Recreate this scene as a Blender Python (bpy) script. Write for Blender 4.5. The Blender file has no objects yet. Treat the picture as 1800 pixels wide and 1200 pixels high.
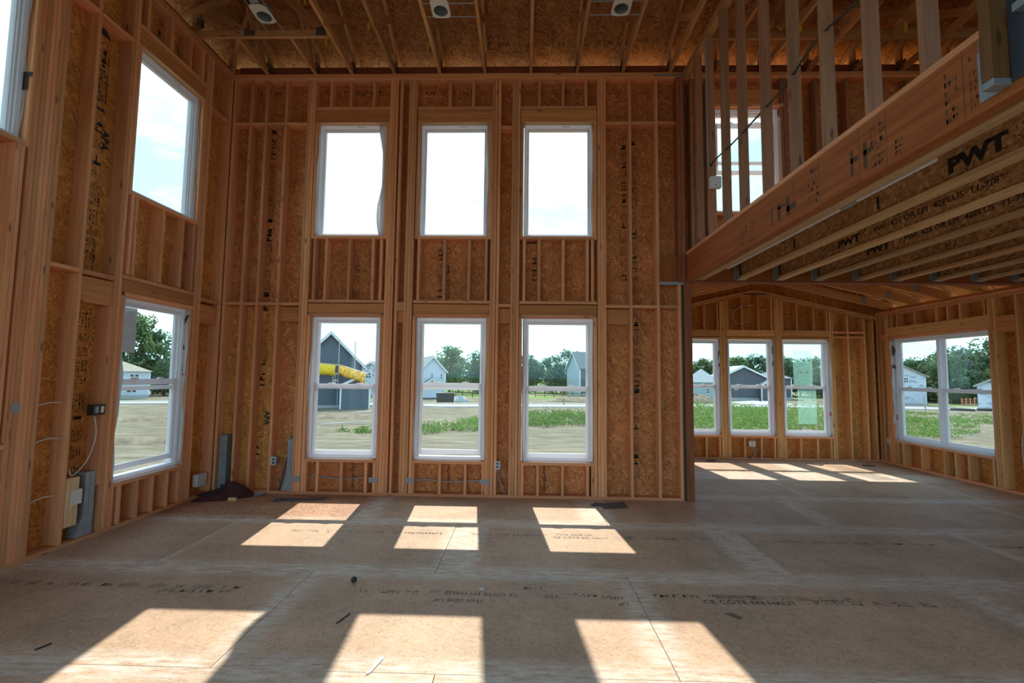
import bpy, bmesh, math, random
from mathutils import Matrix, Vector
S = bpy.context.scene
COL = S.collection
PI = math.pi

# ------------------------------------------------------------------ camera, sky, sun, exposure
EYE = 1.5665
cd = bpy.data.cameras.new('camera'); cam = bpy.data.objects.new('camera', cd); COL.objects.link(cam)
cd.sensor_width = 36.0; cd.lens = 36.0 * 815.2114 / 1800.0; cd.clip_start = 0.05; cd.clip_end = 2000
_R = [[0.99962, -0.02589, -0.009446], [0.025136, 0.997032, -0.072764], [0.011302, 0.072499, 0.997304]]
cam.matrix_world = Matrix(((_R[0][0], _R[0][2], -_R[0][1], 0), (_R[1][0], _R[1][2], -_R[1][1], 0),
                           (_R[2][0], _R[2][2], -_R[2][1], EYE), (0, 0, 0, 1)))
S.camera = cam
S.view_settings.view_transform = 'Standard'; S.view_settings.look = 'None'
S.view_settings.gamma = 1.0; S.view_settings.use_curve_mapping = False
S.view_settings.exposure = 0.30
S.cycles.max_bounces = 10; S.cycles.diffuse_bounces = 6; S.cycles.transparent_max_bounces = 24
S.cycles.caustics_reflective = False; S.cycles.caustics_refractive = False
S.cycles.sample_clamp_indirect = 6.0

SUN_DIR = Vector((0.100, -1.0, -1.165)).normalized()      # direction the light travels
sl = bpy.data.lights.new('sun', 'SUN'); sl.energy = 5.6; sl.color = (1.0, 0.96, 0.82); sl.angle = math.radians(0.55)
so = bpy.data.objects.new('sun', sl); COL.objects.link(so)
so.rotation_euler = SUN_DIR.to_track_quat('-Z', 'Y').to_euler()

SKY_GAIN = 2.15
w = bpy.data.worlds.new('sky'); S.world = w; w.use_nodes = True
nt = w.node_tree; nt.nodes.clear()
def WN(t, **k):
    n = nt.nodes.new(t)
    for a, b in k.items(): setattr(n, a, b)
    return n
sky = WN('ShaderNodeTexSky'); sky.sky_type = 'NISHITA'; sky.sun_disc = False
sky.sun_elevation = math.radians(49.2); sky.sun_rotation = math.radians(-5.5); sky.air_density = 1.0; sky.dust_density = 1.5
tc = WN('ShaderNodeTexCoord'); mp = WN('ShaderNodeMapping'); mp.inputs['Scale'].default_value = (1.0, 1.0, 2.6)
mp.inputs['Location'].default_value = (0.35, 0.2, 0.1)
nz = WN('ShaderNodeTexNoise'); nz.inputs['Scale'].default_value = 2.1; nz.inputs['Detail'].default_value = 6; nz.inputs['Roughness'].default_value = 0.62
rp = WN('ShaderNodeValToRGB'); rp.color_ramp.elements[0].position = 0.46; rp.color_ramp.elements[1].position = 0.66
rp.color_ramp.elements[0].color = (0, 0, 0, 1); rp.color_ramp.elements[1].color = (1, 1, 1, 1)
gain = WN('ShaderNodeMixRGB', blend_type='MULTIPLY'); gain.inputs[0].default_value = 1.0; gain.inputs[2].default_value = (0.08, 0.15, 0.15, 1)
haze = WN('ShaderNodeMixRGB'); haze.inputs[0].default_value = 0.7; haze.inputs[2].default_value = (0.33, 0.67, 0.86, 1)
cl = WN('ShaderNodeMixRGB'); cl.inputs[2].default_value = (0.82, 0.88, 0.90, 1)
bg = WN('ShaderNodeBackground'); bg.inputs['Strength'].default_value = SKY_GAIN; ow = WN('ShaderNodeOutputWorld')
L = nt.links.new
L(tc.outputs['Generated'], mp.inputs['Vector']); L(mp.outputs['Vector'], nz.inputs['Vector']); L(nz.outputs['Fac'], rp.inputs['Fac'])
L(sky.outputs['Color'], gain.inputs[1]); L(gain.outputs['Color'], haze.inputs[1]); L(rp.outputs['Color'], cl.inputs[0])
L(haze.outputs['Color'], cl.inputs[1]); L(cl.outputs['Color'], bg.inputs['Color']); L(bg.outputs['Background'], ow.inputs['Surface'])

# ------------------------------------------------------------------ materials
def new_mat(name):
    m = bpy.data.materials.new(name); m.use_nodes = True
    t = m.node_tree; b = t.nodes['Principled BSDF']
    return m, t, b
def nd(t, typ, **k):
    n = t.nodes.new(typ)
    for a, v in k.items():
        if a in n.inputs: n.inputs[a].default_value = v
        else: setattr(n, a, v)
    return n
def ramp(t, stops):
    n = t.nodes.new('ShaderNodeValToRGB'); e = n.color_ramp.elements
    while len(e) < len(stops): e.new(0.5)
    for i, (p, c) in enumerate(stops):
        e[i].position = p; e[i].color = (c[0], c[1], c[2], 1) if not isinstance(c, (int, float)) else (c, c, c, 1)
    return n
def rnd_coords(t, amount=40.0):
    """object coordinates shifted by a random amount per object"""
    c = nd(t, 'ShaderNodeTexCoord'); o = nd(t, 'ShaderNodeObjectInfo')
    k = nd(t, 'ShaderNodeMath', operation='MULTIPLY'); k.inputs[1].default_value = amount
    t.links.new(o.outputs['Random'], k.inputs[0])
    a = nd(t, 'ShaderNodeVectorMath', operation='ADD')
    t.links.new(c.outputs['Object'], a.inputs[0]); t.links.new(k.outputs[0], a.inputs[1])
    return a.outputs[0], o.outputs['Random'], c
def mixc(t, f, a, b, blend='MIX'):
    n = nd(t, 'ShaderNodeMixRGB', blend_type=blend)
    for i, v in ((0, f), (1, a), (2, b)):
        if hasattr(v, 'links'): t.links.new(v, n.inputs[i])
        elif isinstance(v, (int, float)): n.inputs[i].default_value = v
        else: n.inputs[i].default_value = (v[0], v[1], v[2], 1)
    return n.outputs[0]
def mapped(t, vec, scale, rot=(0, 0, 0), loc=(0, 0, 0)):
    m = nd(t, 'ShaderNodeMapping'); m.inputs['Scale'].default_value = scale; m.inputs['Rotation'].default_value = rot; m.inputs['Location'].default_value = loc
    t.links.new(vec, m.inputs['Vector']); return m.outputs[0]
def plain(name, col, rough=0.6, metal=0.0, noise=0.0, nscale=8.0, spec=None, bump=0.0):
    m, t, b = new_mat(name)
    b.inputs['Roughness'].default_value = rough; b.inputs['Metallic'].default_value = metal
    if spec is not None: b.inputs['Specular IOR Level'].default_value = spec
    if noise > 0:
        v, r, c = rnd_coords(t)
        n = nd(t, 'ShaderNodeTexNoise', Scale=nscale, Detail=4.0); t.links.new(v, n.inputs['Vector'])
        rr = ramp(t, [(0.3, 1 - noise), (0.7, 1 + noise)]); t.links.new(n.outputs['Fac'], rr.inputs['Fac'])
        t.links.new(mixc(t, 1.0, col, rr.outputs['Color'], 'MULTIPLY'), b.inputs['Base Color'])
        if bump:
            bm = nd(t, 'ShaderNodeBump', Strength=bump, Distance=0.01); t.links.new(n.outputs['Fac'], bm.inputs['Height']); t.links.new(bm.outputs[0], b.inputs['Normal'])
    else:
        b.inputs['Base Color'].default_value = (col[0], col[1], col[2], 1)
    return m
def wood(name, light, dark, knots=0.75, vary=0.22, rough=0.75):
    m, t, b = new_mat(name); lk = t.links.new
    v, rnd, c = rnd_coords(t)
    g1 = nd(t, 'ShaderNodeTexNoise', Scale=1.0, Detail=5.0, Distortion=0.6); lk(mapped(t, v, (1.1, 22, 22)), g1.inputs['Vector'])
    g2 = nd(t, 'ShaderNodeTexNoise', Scale=1.0, Detail=2.0); lk(mapped(t, v, (3.0, 120, 120)), g2.inputs['Vector'])
    r1 = ramp(t, [(0.28, dark), (0.72, light)]); lk(g1.outputs['Fac'], r1.inputs['Fac'])
    r2 = ramp(t, [(0.3, 0.86), (0.7, 1.08)]); lk(g2.outputs['Fac'], r2.inputs['Fac'])
    base = mixc(t, 1.0, r1.outputs['Color'], r2.outputs['Color'], 'MULTIPLY')
    if knots:
        vo = nd(t, 'ShaderNodeTexVoronoi', Scale=1.0); lk(mapped(t, v, (2.6, 9, 9)), vo.inputs['Vector'])
        rk = ramp(t, [(0.055, 1.0), (0.15, 0.0)]); lk(vo.outputs['Distance'], rk.inputs['Fac'])
        kf = nd(t, 'ShaderNodeMath', operation='MULTIPLY'); lk(rk.outputs['Color'], kf.inputs[0]); kf.inputs[1].default_value = knots
        base = mixc(t, kf.outputs[0], base, (dark[0] * 0.28, dark[1] * 0.22, dark[2] * 0.2))
    # each board has its own tint
    rv = ramp(t, [(0.0, 1 - vary), (0.55, 1.0), (1.0, 1 + vary * 0.7)]); lk(rnd, rv.inputs['Fac'])
    base = mixc(t, 1.0, base, rv.outputs['Color'], 'MULTIPLY')
    m7 = nd(t, 'ShaderNodeMath', operation='MULTIPLY'); m7.inputs[1].default_value = 7.31; lk(rnd, m7.inputs[0])
    fr = nd(t, 'ShaderNodeMath', operation='FRACT'); lk(m7.outputs[0], fr.inputs[0])
    rt = ramp(t, [(0.0, (1.02, 1.0, 0.92)), (0.5, (1, 1, 1)), (1.0, (1.04, 0.9, 0.84))]); lk(fr.outputs[0], rt.inputs['Fac'])
    base = mixc(t, 1.0, base, rt.outputs['Color'], 'MULTIPLY')
    lk(base, b.inputs['Base Color']); b.inputs['Roughness'].default_value = rough; b.inputs['Specular IOR Level'].default_value = 0.25
    bp = nd(t, 'ShaderNodeBump', Strength=0.12, Distance=0.004); lk(g1.outputs['Fac'], bp.inputs['Height']); lk(bp.outputs[0], b.inputs['Normal'])
    return m
def osb(name, c0, c1, c2, scale=1.0, rough=0.7, contrast=1.0, dust=None, spec=0.25):
    """oriented strand board: three layers of long flakes at different angles"""
    m, t, b = new_mat(name); lk = t.links.new
    v, rnd, c = rnd_coords(t)
    wz = nd(t, 'ShaderNodeTexNoise', Scale=7.0 * scale, Detail=2.0); lk(v, wz.inputs['Vector'])
    wv = nd(t, 'ShaderNodeVectorMath', operation='MULTIPLY_ADD'); lk(wz.outputs['Color'], wv.inputs[0]); wv.inputs[1].default_value = (0.05,) * 3; lk(v, wv.inputs[2])
    outs = []
    for i, (ang, sx, sy) in enumerate(((0.35, 9, 46), (-0.75, 10, 52), (1.25, 9, 42))):
        vo = nd(t, 'ShaderNodeTexVoronoi', voronoi_dimensions='2D', Scale=1.0)
        lk(mapped(t, mapped(t, wv.outputs[0], (1, 1, 1), (0, 0, ang)), (sx * scale, sy * scale, 1), (0, 0, 0), (3.1 * i, 1.7 * i, 0)), vo.inputs['Vector'])
        sp = nd(t, 'ShaderNodeSeparateColor'); lk(vo.outputs['Color'], sp.inputs[0]); outs.append(sp.outputs)
    sel = nd(t, 'ShaderNodeTexNoise', Scale=26.0 * scale, Detail=1.0); lk(v, sel.inputs['Vector'])
    s1 = nd(t, 'ShaderNodeMath', operation='GREATER_THAN'); s1.inputs[1].default_value = 0.47; lk(sel.outputs['Fac'], s1.inputs[0])
    s2 = nd(t, 'ShaderNodeMath', operation='GREATER_THAN'); s2.inputs[1].default_value = 0.56; lk(sel.outputs['Fac'], s2.inputs[0])
    val = mixc(t, s2.outputs[0], mixc(t, s1.outputs[0], outs[0]['Red'], outs[1]['Green']), outs[2]['Blue'])
    lo = 0.5 - 0.5 * contrast; hi = 0.5 + 0.5 * contrast
    rr = ramp(t, [(max(0, lo * 0.9), c0), (0.42, c1), (0.75, c1), (min(1, hi), c2)]); lk(val, rr.inputs['Fac'])
    bn = nd(t, 'ShaderNodeTexNoise', Scale=2.2, Detail=3.0); lk(v, bn.inputs['Vector'])
    rb = ramp(t, [(0.3, 0.84), (0.7, 1.12)]); lk(bn.outputs['Fac'], rb.inputs['Fac'])
    base = mixc(t, 1.0, rr.outputs['Color'], rb.outputs['Color'], 'MULTIPLY')
    if dust:
        # pale dust trodden into the board edges
        L2, W2, dcol = dust
        sx = nd(t, 'ShaderNodeSeparateXYZ'); lk(c.outputs['Object'], sx.inputs[0])
        fs = []
        for ax, half in (('X', L2), ('Y', W2)):
            ab = nd(t, 'ShaderNodeMath', operation='ABSOLUTE'); lk(sx.outputs[ax], ab.inputs[0])
            mr = nd(t, 'ShaderNodeMapRange'); mr.inputs['From Min'].default_value = half - 0.16; mr.inputs['From Max'].default_value = half - 0.05
            lk(ab.outputs[0], mr.inputs['Value']); fs.append(mr.outputs[0])
        mx = nd(t, 'ShaderNodeMath', operation='MAXIMUM'); lk(fs[0], mx.inputs[0]); lk(fs[1], mx.inputs[1])
        dn = nd(t, 'ShaderNodeTexNoise', Scale=1.0, Detail=6.0, Roughness=0.7); lk(mapped(t, v, (6, 26, 6)), dn.inputs['Vector'])
        dr = ramp(t, [(0.37, 0.0), (0.63, 1.0)]); lk(dn.outputs['Fac'], dr.inputs['Fac'])
        mm = nd(t, 'ShaderNodeMath', operation='MULTIPLY'); lk(mx.outputs[0], mm.inputs[0]); lk(dr.outputs['Color'], mm.inputs[1])
        m2 = nd(t, 'ShaderNodeMath', operation='MULTIPLY'); lk(mm.outputs[0], m2.inputs[0]); m2.inputs[1].default_value = 0.72
        base = mixc(t, m2.outputs[0], base, dcol)
    lk(base, b.inputs['Base Color']); b.inputs['Roughness'].default_value = rough; b.inputs['Specular IOR Level'].default_value = spec
    bp = nd(t, 'ShaderNodeBump', Strength=0.25, Distance=0.004); lk(val, bp.inputs['Height']); lk(bp.outputs[0], b.inputs['Normal'])
    return m

M = {}
M['stud'] = wood('stud_lumber', (0.86, 0.43, 0.235), (0.68, 0.305, 0.145))
M['gold_stud'] = wood('golden_lumber', (0.88, 0.51, 0.235), (0.72, 0.37, 0.15))
M['header'] = wood('header_lumber', (0.70, 0.325, 0.135), (0.52, 0.21, 0.078))
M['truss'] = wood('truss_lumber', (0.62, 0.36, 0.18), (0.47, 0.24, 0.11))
M['lvl'] = wood('laminated_veneer', (0.46, 0.17, 0.05), (0.31, 0.10, 0.03), knots=0.0, vary=0.08)
M['redpost'] = wood('red_post', (0.40, 0.15, 0.08), (0.26, 0.085, 0.045), knots=0.5, vary=0.1)
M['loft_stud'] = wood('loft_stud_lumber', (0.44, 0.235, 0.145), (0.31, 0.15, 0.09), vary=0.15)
M['dark_post'] = wood('dark_post', (0.24, 0.12, 0.05), (0.16, 0.075, 0.03), vary=0.1)
M['flange'] = wood('joist_flange', (0.80, 0.57, 0.35), (0.64, 0.42, 0.23), knots=0.3)
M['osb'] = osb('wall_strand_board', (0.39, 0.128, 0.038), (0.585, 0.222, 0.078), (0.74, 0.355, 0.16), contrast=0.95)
M['osb_gold'] = osb('golden_strand_board', (0.44, 0.165, 0.035), (0.63, 0.265, 0.068), (0.76, 0.385, 0.13), contrast=0.9)
M['osb_web'] = osb('joist_web_board', (0.26, 0.13, 0.05), (0.52, 0.31, 0.14), (0.76, 0.55, 0.32))
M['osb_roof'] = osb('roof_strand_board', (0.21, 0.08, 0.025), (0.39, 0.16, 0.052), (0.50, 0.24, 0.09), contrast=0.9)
M['floor'] = osb('subfloor_board', (0.46, 0.30, 0.205), (0.565, 0.375, 0.265), (0.615, 0.425, 0.305), scale=1.6, contrast=0.9, rough=0.62, dust=(1.22, 0.61, (0.80, 0.75, 0.70)))
M['floor_red'] = osb('red_dusted_subfloor', (0.33, 0.15, 0.09), (0.47, 0.24, 0.15), (0.56, 0.32, 0.2), scale=1.6, contrast=0.6, rough=0.62, dust=(1.22, 0.61, (0.70, 0.6, 0.5)))
M['vinyl'] = plain('white_vinyl', (0.90, 0.89, 0.93), 0.35)
_t = M['vinyl'].node_tree; _b = _t.nodes['Principled BSDF']; _tl = nd(_t, 'ShaderNodeBsdfTranslucent'); _tl.inputs[0].default_value = (0.9, 0.89, 0.93, 1)
_mx = nd(_t, 'ShaderNodeMixShader'); _mx.inputs[0].default_value = 0.35; _t.links.new(_b.outputs[0], _mx.inputs[1]); _t.links.new(_tl.outputs[0], _mx.inputs[2]); _t.links.new(_mx.outputs[0], _t.nodes['Material Output'].inputs[0])
M['wrap_out'] = plain('outer_house_wrap', (0.84, 0.84, 0.86), 0.6)
M['galv'] = plain('galvanized_steel', (0.34, 0.39, 0.44), 0.42, 0.35, noise=0.15, nscale=14)
M['dark_steel'] = plain('dark_steel', (0.09, 0.11, 0.15), 0.5, 0.6)
M['gusset'] = plain('dull_nail_plate', (0.13, 0.105, 0.09), 0.6, 0.2)
M['ink'] = plain('black_ink', (0.025, 0.02, 0.02), 0.7)
M['grey_ink'] = plain('faded_ink', (0.13, 0.105, 0.095), 0.8)
M['roof_ink'] = plain('brown_ink', (0.11, 0.055, 0.025), 0.8)
M['red_ink'] = plain('red_ink', (0.55, 0.03, 0.03), 0.7)
M['cable_white'] = plain('white_cable', (0.66, 0.62, 0.55), 0.5)
M['cable_black'] = plain('black_cable', (0.03, 0.03, 0.035), 0.5)
M['conduit'] = plain('grey_conduit', (0.30, 0.32, 0.34), 0.45)
M['box_white'] = plain('white_plastic', (0.70, 0.70, 0.70), 0.45)
M['black'] = plain('black_plastic', (0.02, 0.02, 0.022), 0.5)
M['tag'] = plain('yellow_tag', (0.66, 0.44, 0.03), 0.7)
M['maroon'] = plain('maroon_cloth', (0.055, 0.012, 0.012), 0.85, noise=0.3, nscale=9, bump=0.6)
M['slate'] = plain('dark_slab', (0.075, 0.07, 0.08), 0.6, noise=0.3, nscale=12)
M['brown_stain'] = plain('floor_stain', (0.20, 0.12, 0.08), 0.8)
M['green'] = plain('green_gasket', (0.03, 0.10, 0.055), 0.6)
M['scrap'] = plain('pale_scrap', (0.62, 0.6, 0.58), 0.6)
def glass_mat(name, tint=(1, 1, 1)):
    m = bpy.data.materials.new(name); m.use_nodes = True; t = m.node_tree; t.nodes.clear()
    tr = nd(t, 'ShaderNodeBsdfTransparent'); tr.inputs[0].default_value = (*tint, 1)
    gl = nd(t, 'ShaderNodeBsdfGlossy', Roughness=0.01); lw = nd(t, 'ShaderNodeLayerWeight'); p5 = nd(t, 'ShaderNodeMath', operation='POWER'); p5.inputs[1].default_value = 5.0; t.links.new(lw.outputs['Facing'], p5.inputs[0])
    fr = nd(t, 'ShaderNodeMath', operation='MULTIPLY_ADD'); fr.inputs[1].default_value = 0.9; fr.inputs[2].default_value = 0.03; t.links.new(p5.outputs[0], fr.inputs[0])
    mx = nd(t, 'ShaderNodeMixShader'); o = nd(t, 'ShaderNodeOutputMaterial')
    t.links.new(fr.outputs[0], mx.inputs[0]); t.links.new(tr.outputs[0], mx.inputs[1]); t.links.new(gl.outputs[0], mx.inputs[2]); t.links.new(mx.outputs[0], o.inputs[0])
    return m
M['glass'] = glass_mat('window_glass', (0.97, 0.98, 0.975))
def film_mat(name, col, opac):
    m = bpy.data.materials.new(name); m.use_nodes = True; t = m.node_tree; t.nodes.clear()
    tr = nd(t, 'ShaderNodeBsdfTransparent'); tl = nd(t, 'ShaderNodeBsdfTranslucent'); tl.inputs[0].default_value = (*col, 1)
    df = nd(t, 'ShaderNodeBsdfDiffuse'); df.inputs[0].default_value = (*col, 1)
    a = nd(t, 'ShaderNodeMixShader'); a.inputs[0].default_value = 0.5; mx = nd(t, 'ShaderNodeMixShader'); mx.inputs[0].default_value = opac; o = nd(t, 'ShaderNodeOutputMaterial')
    t.links.new(tl.outputs[0], a.inputs[1]); t.links.new(df.outputs[0], a.inputs[2])
    t.links.new(tr.outputs[0], mx.inputs[1]); t.links.new(a.outputs[0], mx.inputs[2]); t.links.new(mx.outputs[0], o.inputs[0])
    return m
M['wrap'] = film_mat('house_wrap', (0.86, 0.86, 0.89), 1.0)
M['mint'] = film_mat('mint_film', (0.45, 0.80, 0.72), 0.2)
M['brown_film'] = film_mat('brown_film', (0.42, 0.36, 0.36), 0.8)

# ------------------------------------------------------------------ helpers
W = {}                                            # world matrix of every object made
def put(o, mw, parent=None):
    COL.objects.link(o)
    if parent is not None:
        o.parent = parent; o.matrix_parent_inverse = W[parent.name].inverted()
    o.matrix_basis = mw; W[o.name] = mw.copy()
    return o
def empty(name, loc=(0, 0, 0), parent=None):
    o = bpy.data.objects.new(name, None); o.empty_display_size = 0.1
    return put(o, Matrix.Translation(loc), parent)
def tag(o, label, cat=None, group=None):
    o['label'] = label
    if cat: o['category'] = cat
    if group: o['group'] = group
    return o
def struct(o, label=None, cat='structure'):
    o['kind'] = 'structure'
    if label: o['label'] = label
    return o
_tmpl = {}
def _box_template():
    bm = bmesh.new(); bmesh.ops.create_cube(bm, size=2.0)
    bmesh.ops.bevel(bm, geom=list(bm.edges), offset=0.1, offset_type='OFFSET', segments=1, profile=0.5, affect='EDGES')
    vs = [tuple(v.co) for v in bm.verts]; fs = [[v.index for v in f.verts] for f in bm.faces]; bm.free()
    return vs, fs
_BV, _BF = _box_template()
_mesh = {}
def box_mesh(l, b, hh, mat, r=0.003):
    r = min(r, 0.3 * min(l, b, hh)); key = (round(l, 3), round(b, 3), round(hh, 4), mat.name, round(r, 4))
    if key not in _mesh:
        hs = (l / 2, b / 2, hh / 2); vs = []
        for v in _BV:
            vs.append(tuple((1 if c > 0 else -1) * (hs[i] if abs(c) > 0.95 else hs[i] - r) for i, c in enumerate(v)))
        m = bpy.data.meshes.new('board'); m.from_pydata(vs, [], _BF); m.materials.append(mat); m.update(); _mesh[key] = m
    return _mesh[key]
def board(parent, name, x0, x1, y0, y1, z0, z1, mat, r=0.003):
    """axis-aligned timber: the grain (local X) runs along the longest side"""
    d = [abs(x1 - x0), abs(y1 - y0), abs(z1 - z0)]
    o = sorted(range(3), key=lambda i: -d[i]); ax = [Vector((0, 0, 0)) for _ in range(3)]
    for k in range(3): ax[k][o[k]] = 1.0
    if ax[0].cross(ax[1]).dot(ax[2]) < 0: ax[2] = -ax[2]
    mw = Matrix(((ax[0].x, ax[1].x, ax[2].x, (x0 + x1) / 2), (ax[0].y, ax[1].y, ax[2].y, (y0 + y1) / 2), (ax[0].z, ax[1].z, ax[2].z, (z0 + z1) / 2), (0, 0, 0, 1)))
    return put(bpy.data.objects.new(name, box_mesh(d[o[0]], d[o[1]], d[o[2]], mat, r)), mw, parent)
def frame(p, xa, ya):
    xa = Vector(xa).normalized(); ya = Vector(ya); ya = (ya - xa * ya.dot(xa)).normalized(); za = xa.cross(ya)
    return Matrix(((xa.x, ya.x, za.x, p[0]), (xa.y, ya.y, za.y, p[1]), (xa.z, ya.z, za.z, p[2]), (0, 0, 0, 1)))
def stick(parent, name, p0, p1, depth, thick, mat, up=(0, 0, 1)):
    """timber between two points; depth measured along up, thick across"""
    p0 = Vector(p0); p1 = Vector(p1); d = p1 - p0
    return put(bpy.data.objects.new(name, box_mesh(d.length, depth, thick, mat)), frame((p0 + p1) / 2, d, up), parent)
def mesh_obj(name, verts, faces, mat, parent=None, mw=None, smooth=False):
    m = bpy.data.meshes.new(name); m.from_pydata([tuple(v) for v in verts], [], faces); m.materials.append(mat)
    if smooth:
        for p in m.polygons: p.use_smooth = True
    m.update()
    return put(bpy.data.objects.new(name, m), mw or Matrix.Identity(4), parent)
def bm_obj(name, bm, mat, parent=None, mw=None, smooth=False):
    m = bpy.data.meshes.new(name); bmesh.ops.recalc_face_normals(bm, faces=bm.faces); bm.to_mesh(m); bm.free()
    for k in (mat if isinstance(mat, (list, tuple)) else [mat]): m.materials.append(k)
    if smooth:
        for p in m.polygons: p.use_smooth = True
    return put(bpy.data.objects.new(name, m), mw or Matrix.Identity(4), parent)
def bm_box(bm, x0, x1, y0, y1, z0, z1, mi=0):
    vs = [bm.verts.new(p) for p in ((x0, y0, z0), (x1, y0, z0), (x1, y1, z0), (x0, y1, z0), (x0, y0, z1), (x1, y0, z1), (x1, y1, z1), (x0, y1, z1))]
    for f in ((0, 3, 2, 1), (4, 5, 6, 7), (0, 1, 5, 4), (1, 2, 6, 5), (2, 3, 7, 6), (3, 0, 4, 7)):
        bm.faces.new([vs[i] for i in f]).material_index = mi
def bm_prism(bm, poly, off, mi=0):
    a = [bm.verts.new(p) for p in poly]; b = [bm.verts.new(Vector(p) + Vector(off)) for p in poly]; n = len(a)
    bm.faces.new(a).material_index = mi; bm.faces.new(b[::-1]).material_index = mi
    for i in range(n): bm.faces.new([a[i], b[i], b[(i + 1) % n], a[(i + 1) % n]]).material_index = mi
def tube(parent, name, pts, rad, mat, seg=8, res=6):
    """smooth round cable through the points"""
    P = [Vector(p) for p in pts]; path = []
    for i in range(len(P) - 1):
        a = P[max(i - 1, 0)]; b = P[i]; c = P[i + 1]; d = P[min(i + 2, len(P) - 1)]
        for k in range(res):
            s = k / res
            path.append(0.5 * ((2 * b) + (c - a) * s + (2 * a - 5 * b + 4 * c - d) * s * s + (3 * b - a - 3 * c + d) * s ** 3))
    path.append(P[-1]); vs = []; fs = []; o = path[0].copy()
    for i, p in enumerate(path):
        tn = (path[min(i + 1, len(path) - 1)] - path[max(i - 1, 0)]).normalized()
        u = tn.cross(Vector((0.31, 0.52, 0.79))).normalized(); v = tn.cross(u)
        for k in range(seg):
            an = 2 * PI * k / seg; vs.append(p - o + (u * math.cos(an) + v * math.sin(an)) * rad)
    n = len(path)
    for i in range(n - 1):
        for k in range(seg):
            fs.append((i * seg + k, i * seg + (k + 1) % seg, (i + 1) * seg + (k + 1) % seg, (i + 1) * seg + k))
    fs.append(tuple(range(seg))[::-1]); fs.append(tuple(range((n - 1) * seg, n * seg)))
    return mesh_obj(name, vs, fs, mat, parent, Matrix.Translation(o), True)
_txt = {}
def lettering(parent, body, size, org, xa, ya, mat, name='lettering', bold=0.0, stretch=1.0):
    key = (body, size, mat.name, bold, stretch)
    if key not in _txt:
        c = bpy.data.curves.new('t', 'FONT'); c.body = body; c.size = size; c.resolution_u = 2; c.offset = bold
        o = bpy.data.objects.new('t', c); COL.objects.link(o)
        m = bpy.data.meshes.new_from_object(o); bpy.data.objects.remove(o); m.materials.clear(); m.materials.append(mat)
        for v in m.vertices: v.co.x *= stretch
        _txt[key] = m
    return put(bpy.data.objects.new(name, _txt[key]), frame(org, xa, ya), parent)
def stamps(parent, org, xa, ya, length, height, rows, seed, mat, boxed=False, name='printed_stamp', tri=False):
    """worn, unreadable lines of a mill stamp: flat ink marks"""
    rg = random.Random(seed); vs = []; fs = []
    def q(x0, y0, x1, y1):
        b = len(vs); vs.extend([(x0, y0, 0), (x1, y0, 0), (x1, y1, 0), (x0, y1, 0)]); fs.append((b, b + 1, b + 2, b + 3))
    x = 0.0
    while x < length:
        bl = rg.uniform(0.05, 0.16); rr = rg.choice((1, rows, rows, rows + 1)) if rows > 1 else 1
        hh = height / rr
        for r in range(rr):
            y = r * hh; xx = x
            while xx < min(x + bl, length):
                cw = rg.uniform(0.3, 0.9) * hh * 0.8
                if rg.random() < 0.85:
                    q(xx, y + hh * 0.12, xx + cw * 0.35, y + hh * 0.72)
                    if rg.random() < 0.7: q(xx, y + hh * rg.choice((0.12, 0.42, 0.62)), xx + cw, y + hh * rg.choice((0.25, 0.54, 0.74)))
                xx += cw + hh * 0.16
        x += bl + rg.uniform(0.02, 0.09)
    if boxed:
        e = 0.004; q(-0.02, -0.02, length + 0.02, -0.02 + e); q(-0.02, height + 0.02, length + 0.02, height + 0.02 + e); q(-0.02, -0.02, -0.02 + e, height + 0.02); q(length + 0.02, -0.02, length + 0.02 + e, height + 0.02)
    if tri:
        b = len(vs); s = height * 0.75; vs.extend([(length + 0.05, 0, 0), (length + 0.05, 2 * s, 0), (length + 0.05 + s * 1.2, s, 0)]); fs.append((b, b + 1, b + 2))
    return mesh_obj(name, vs, fs, mat, parent, frame(org, xa, ya))
def rect_minus(rects, hole):
    out = []
    for (a, b, c, d) in rects:
        u0, u1, v0, v1 = hole
        if u1 <= a or u0 >= b or v1 <= c or v0 >= d: out.append((a, b, c, d)); continue
        if c < v0: out.append((a, b, c, v0))
        if v1 < d: out.append((a, b, v1, d))
        lo, hi = max(c, v0), min(d, v1)
        if a < u0: out.append((a, u0, lo, hi))
        if u1 < b: out.append((u1, b, lo, hi))
    return out
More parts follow.
